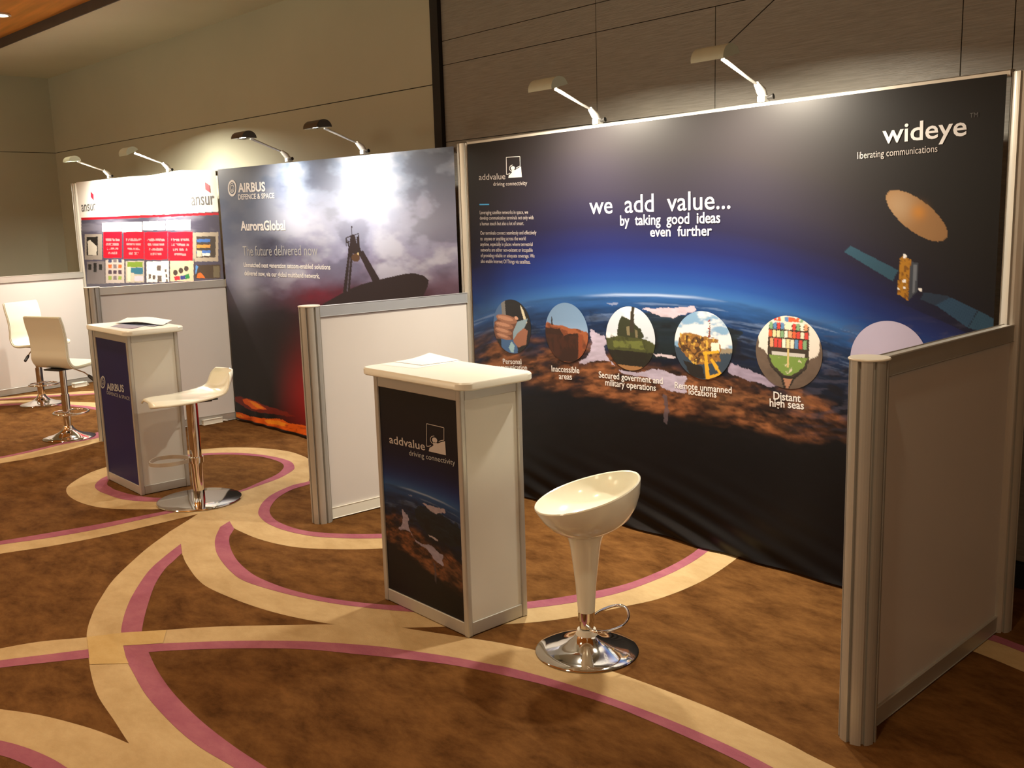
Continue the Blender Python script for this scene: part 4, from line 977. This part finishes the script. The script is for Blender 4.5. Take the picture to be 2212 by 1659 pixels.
def shell_seat(prof, widths, th, nw=14, dish=0.0):
    """moulded seat: side profile (x, z) swept across its width with rounded ends"""
    P = np.array(catmull([np.array([a, 0, b]) for a, b in prof], 8)); n = len(P)
    W = np.interp(np.linspace(0, 1, n), np.linspace(0, 1, len(widths)), widths)
    bm = bmesh.new(); G = []
    for i in range(n):
        d = P[min(i + 1, n - 1)] - P[max(i - 1, 0)]; nrm = np.array([-d[2], 0, d[0]]); nrm /= np.linalg.norm(nrm)
        if nrm[2] < 0 and abs(nrm[2]) > .5: nrm = -nrm
        row = []
        for j in range(nw + 1):
            s = -1 + 2 * j / nw
            q = P[i] + np.array([0, s * W[i] / 2, 0]); q = q + np.array([0, 0, 1]) * dish * s * s
            row.append(bm.verts.new(q))
        G.append(row)
    for i in range(n - 1):
        for j in range(nw): bm.faces.new((G[i][j], G[i + 1][j], G[i + 1][j + 1], G[i][j + 1]))
    bmesh.ops.recalc_face_normals(bm, faces=bm.faces)
    bmesh.ops.solidify(bm, geom=list(bm.faces), thickness=th)
    return bm
def lipped_stool(x, y, rz):
    t = thing('bar_stool', 'white low-back bar stool on a flat round chrome base beside the navy counter', 'stool', (x, y, 0), rz)
    bm = bmesh.new(); lathe(bm, [(0, .001), (.236, .001), (.238, .005), (.236, .010), (.228, .013), (.05, .015), (0, .015)], 72); obj('base', bm, M['chrome'], t, True)
    bm = bmesh.new(); lathe(bm, [(0, .014), (.033, .014), (.033, .585), (0, .585)], 40); obj('column', bm, M['chrome'], t, True)
    bm = bmesh.new(); lathe(bm, [(.033, .228), (.042, .228), (.042, .262), (.033, .262)], 40)
    obj('footrest_collar', bm, M['chrome'], t, True)
    loop = [(.036, .035), (.10, .10), (.18, .115), (.235, .085), (.25, .02), (.235, -.05), (.17, -.085), (.09, -.07), (.036, -.03)]
    ca_, sa_ = math.cos(math.radians(-30)), math.sin(math.radians(-30))
    P = catmull([np.array([a * ca_ - b * sa_, a * sa_ + b * ca_, .245]) for a, b in loop], 6); bm = bmesh.new()
    rows = []
    for i, p in enumerate(P):
        d = P[min(i + 1, len(P) - 1)] - P[max(i - 1, 0)]; d /= np.linalg.norm(d); nn = np.array([-d[1], d[0], 0]) * .003
        rows.append([bm.verts.new(p + nn * sx + np.array([0, 0, sz * .011])) for sx, sz in ((-1, -1), (1, -1), (1, 1), (-1, 1))])
    for a, b in zip(rows[:-1], rows[1:]):
        for k in range(4): bm.faces.new((a[k], a[(k + 1) % 4], b[(k + 1) % 4], b[k]))
    bm.faces.new(rows[0]); bm.faces.new(rows[-1])
    obj('footrest', bm, M['alu'], t, True)
    bm = bmesh.new(); box(bm, -.10, .10, -.07, .07, .582, .592, .003); box(bm, -.15, -.05, -.012, .012, .578, .586, .002); obj('seat_plate', bm, M['black'], t)
    bm = bmesh.new(); tube(bm, [(-.05, -.05, .585), (-.12, -.09, .584), (-.17, -.10, .588)], .005, 8); obj('lever', bm, M['alu_side'], t, True)
    # seat: thin shell, nose drooping at the front, low curved back
    n, m = 34, 26; bm = bmesh.new(); G = []
    pr = np.array(catmull([np.array(q, float) for q in [(.245, .606), (.215, .612), (.12, .611), (.0, .604), (-.10, .607), (-.175, .630), (-.225, .690), (-.245, .748)]], 10))
    s = np.concatenate([[0], np.cumsum(np.linalg.norm(np.diff(pr, axis=0), axis=1))]); s /= s[-1]
    for i in range(n + 1):
        u = i / n; px_ = np.interp(u, s, pr[:, 0]); pz = np.interp(u, s, pr[:, 1])
        w = np.interp(u, [0, .03, .12, .3, .6, .8, .92, .97, 1], [.20, .28, .345, .375, .385, .39, .37, .335, .26])
        row = []
        for j in range(m + 1):
            q = -1 + 2 * j / m
            edge_drop = -.030 * max(0, abs(q) - .55) ** 1.4 * (1 - u) ** 1.2 * 2 + .022 * q * q * sst(.15, .7, np.array(u)) * (1 - sst(.75, 1, np.array(u)))
            wrap = 0.055 * q * q * sst(.62, .95, np.array(u))
            row.append(bm.verts.new((px_ + wrap, q * w / 2, pz + edge_drop)))
        G.append(row)
    for i in range(n):
        for j in range(m): bm.faces.new((G[i][j], G[i][j + 1], G[i + 1][j + 1], G[i + 1][j]))
    bmesh.ops.recalc_face_normals(bm, faces=bm.faces)
    bmesh.ops.solidify(bm, geom=list(bm.faces), thickness=0.010)
    obj('seat', bm, M['gloss_white'], t, 'all')
    return t
lipped_stool(-0.915, -1.316, math.radians(-99))

def back_stool(x, y, rz, label):
    t = thing('bar_chair', label, 'bar chair', (x, y, 0), rz, 'white bar chairs at the far stand')
    bm = bmesh.new(); lathe(bm, TRUMPET, 64); obj('base', bm, M['chrome'], t, True)
    bm = bmesh.new(); lathe(bm, [(0, .085), (.030, .085), (.030, .34), (0, .34)], 36); obj('column', bm, M['chrome'], t, True)
    bm = bmesh.new(); lathe(bm, [(0, .33), (.024, .33), (.024, .535), (0, .535)], 36); obj('gas_piston', bm, M['chrome'], t, True)
    bm = bmesh.new(); tube(bm, [(.04 + .125 * math.cos(a), .125 * math.sin(a), .19) for a in np.linspace(0, 2 * math.pi, 41)[:-1]], .008, 10, True)
    for s in (-1, 1): tube(bm, [(.0, s * .028, .19), (.0, s * .122, .19)], .006, 8)
    obj('footrest', bm, M['chrome'], t, True)
    obj('seat_plate', B(-.10, .10, -.08, .08, .530, .542, .003), M['black'], t)
    bm = bmesh.new(); tube(bm, [(.04, -.07, .532), (.07, -.15, .50), (.08, -.19, .472)], .005, 8); lv = obj('lever', bm, M['chrome'], t, True)
    bm = bmesh.new(); tube(bm, [(.078, -.18, .478), (.081, -.195, .466), (.088, -.235, .435)], [.009, .013, .012], 12); obj('lever_knob', bm, M['black'], lv, True)
    prof = [(.215, .545), (.205, .572), (.16, .582), (.05, .574), (-.08, .566), (-.15, .575), (-.185, .62), (-.185, .69), (-.19, .78), (-.215, .88), (-.235, .945)]
    wid = [.36, .39, .40, .40, .40, .40, .395, .385, .39, .40, .385]
    prof = [(a * .76 + .058, b) for a, b in prof]
    bm = shell_seat(prof, wid, 0.024)
    es = [e for e in bm.edges if len(e.link_faces) == 2 and e.calc_face_angle(0) > 0.9]
    bmesh.ops.bevel(bm, geom=es, offset=0.007, segments=2, affect='EDGES')
    obj('seat_shell', bm, M['shell'], t, True)
    return t
b0 = back_stool(-3.348, -1.261, math.radians(113), 'white bar chair with its curved back towards the viewer, left of the navy counter')
dup(b0, (-5.074, -0.944, 0), math.radians(30), 'white bar chair with its lit seat turned towards the viewer at the far left edge')

# ================================================================= arm spotlights clipped to the top of the stands
def arm_lamp(x, y, z, label, rz, tilt, power, color, armlen=1.0, yaw=0.0, dark=False):
    t = thing('arm_spotlight', label, 'spotlight', (x, y, z), rz, 'arm spotlights along the top of the stands')
    bm = bmesh.new(); box(bm, -.018, .018, -.022, .022, -.004, .022, .003); obj('clamp', bm, M['lamp_body'], t)
    bm = bmesh.new(); tube(bm, [(.018, .0, .012), (.045, .004, .016)], [.006, .012], 10); obj('clamp_knob', bm, M['black'], t, True)
    bm = bmesh.new(); tube(bm, [(0, .006, .018), (0, -.018, .040), (0, -.055, .068)], [.014, .021, .011], 14); obj('knuckle', bm, M['lamp_body'], t, True)
    hy, hz = -.335 * armlen, .145
    bm = bmesh.new(); tube(bm, [(0, -.052, .066), (0, -.12, .088), (0, hy + .05, hz + .002)], [.0055, .0065, .0085], 10); obj('arm', bm, M['alu_side'] if dark else M['lamp_body'], t, True)
    # half-round shade, open towards the wall and the floor
    R, Lh = 0.047, 0.078
    bm = bmesh.new(); n = 14; rows = []
    for s in (-1, 1):
        for rr in (R, R - .0035):
            rows.append([bm.verts.new((s * (Lh - (R - rr)), rr * 1.15 * math.cos(a), rr * math.sin(a))) for a in np.linspace(0, math.pi, n + 1)])
    o0, i0, o1, i1 = rows
    for k in range(n):
        bm.faces.new((o0[k], o0[k + 1], o1[k + 1], o1[k])); bm.faces.new((i0[k], i1[k], i1[k + 1], i0[k + 1]))
    for a, b in ((o0, i0), (o1, i1)):
        bm.faces.new(a); bm.faces.new(b)
    for e in (0, n): bm.faces.new((o0[e], o1[e], i1[e], i0[e]))
    for a, b in ((o0, i0), (o1, i1)):
        for e in (0, n): pass
    rot = Matrix.Translation((0, hy, hz)) @ Matrix.Rotation(math.radians(yaw), 4, 'Z') @ Matrix.Rotation(math.radians(tilt), 4, 'X')
    bm.transform(rot); sh = obj('lamp_shade', bm, M['dark_shade'] if dark else M['lamp_shade'], t, True)
    bm = bmesh.new(); tube(bm, [(-.05, 0, .012), (.05, 0, .012)], .008, 10); bm.transform(rot); obj('bulb', bm, M['bulb'], sh, True)
    d = bpy.data.lights.new('lamp_light', 'AREA'); d.shape = 'RECTANGLE'; d.size = 0.11; d.size_y = 0.05; d.energy = power; d.color = color; d.spread = math.radians(160)
    lo = bpy.data.objects.new('lamp_light', d); C.objects.link(lo); lo.parent = t
    lo.matrix_local = rot @ Matrix.Translation((0, 0, -.006))
    return t
LC = (1.0, 0.88, 0.70)
LW = (1.0, 0.92, 0.78)
arm_lamp(1.969, 0.022, ZT(1.969) + .021, 'pale spotlight, rightmost of the row, above the blue earth banner', 0, 15, 38, LC)
arm_lamp(1.023, 0.022, ZT(1.023) + .021, 'pale spotlight above the words on the left half of the blue earth banner', 0, 15, 38, LC)
for (u, lab, tilt, pw, z) in [(-0.973, 'dark dome shaped spotlight at the right of the stormy sky banner', 4, 15, 1.992), (-1.896, 'spotlight with its glowing underside showing, at the left of the stormy sky banner', 0, 13, 2.0),
                              (-3.829, 'spotlight at the right end of the white banner, throwing a glow on the wall', 26, 50, 2.030), (-5.121, 'leftmost spotlight, farthest away, over the white banner', 4, 44, 2.040)]:
    p = left(u, 0.005); arm_lamp(p[0], p[1], z, lab, TH, tilt, pw, LW, dark='stormy' in lab)

# thin wire hanging above the rightmost lamp
bm = bmesh.new(); a = on_wall(1563, 104, -0.26); b = on_wall(1672, 0, -0.18); dd = b - a; k = (ZS - b[2]) / dd[2]
top = b + dd * k
tube(bm, [a, b, top], 0.0022, 6); tag(obj('wire', bm, M['black']), 'thin dark wire slanting up from the rightmost lamp across the veneered wall', 'wire')

# ================================================================= floor clutter
def power_strip(label, A, Bp, cable):
    A, Bp = Vector(A), Vector(Bp)
    bm = bmesh.new(); beam(bm, A + Vector((0, 0, .021)), Bp + Vector((0, 0, .021)), .055, .038, .006); s = tag(obj('power_strip', bm, M['cap']), label, 'power strip')
    n = 4; d = (Bp - A).normalized(); L = (Bp - A).length
    for k in range(n):
        c_ = A + d * (L * (k + .5) / n); bm = bmesh.new(); lathe(bm, [(0, .040), (.017, .040), (.017, .0415), (0, .0415)], 20, c_.x, c_.y); obj('socket', bm, M['lamp_body'], s)
    bm = bmesh.new(); tube(bm, [Vector(p) for p in catmull(cable, 8)], .006, 8); obj('cable', bm, M['cap'], s, True)
q = [on_floor(*p) + np.array([.085, 0, 0]) for p in [(428, 915), (466, 908), (478, 907), (484, 905), (488, 904)]]
z_ = lambda p, h: np.array([p[0], p[1], h])
power_strip('white power strip lying at the foot of the partition behind the flat-base stool', q[0], q[1], [z_(q[1], .02), z_(q[2], .008), z_(q[3], .008), z_(q[4], .05)])
q = [on_floor(*p) for p in [(160, 837), (184, 833), (192, 833), (198, 835)]]
power_strip('white power strip in the far corner between the two bar chairs and the navy counter', q[0], q[1], [z_(q[1], .02), z_(q[2], .008), z_(q[2], .03) + np.array([.01, -.02, 0])])
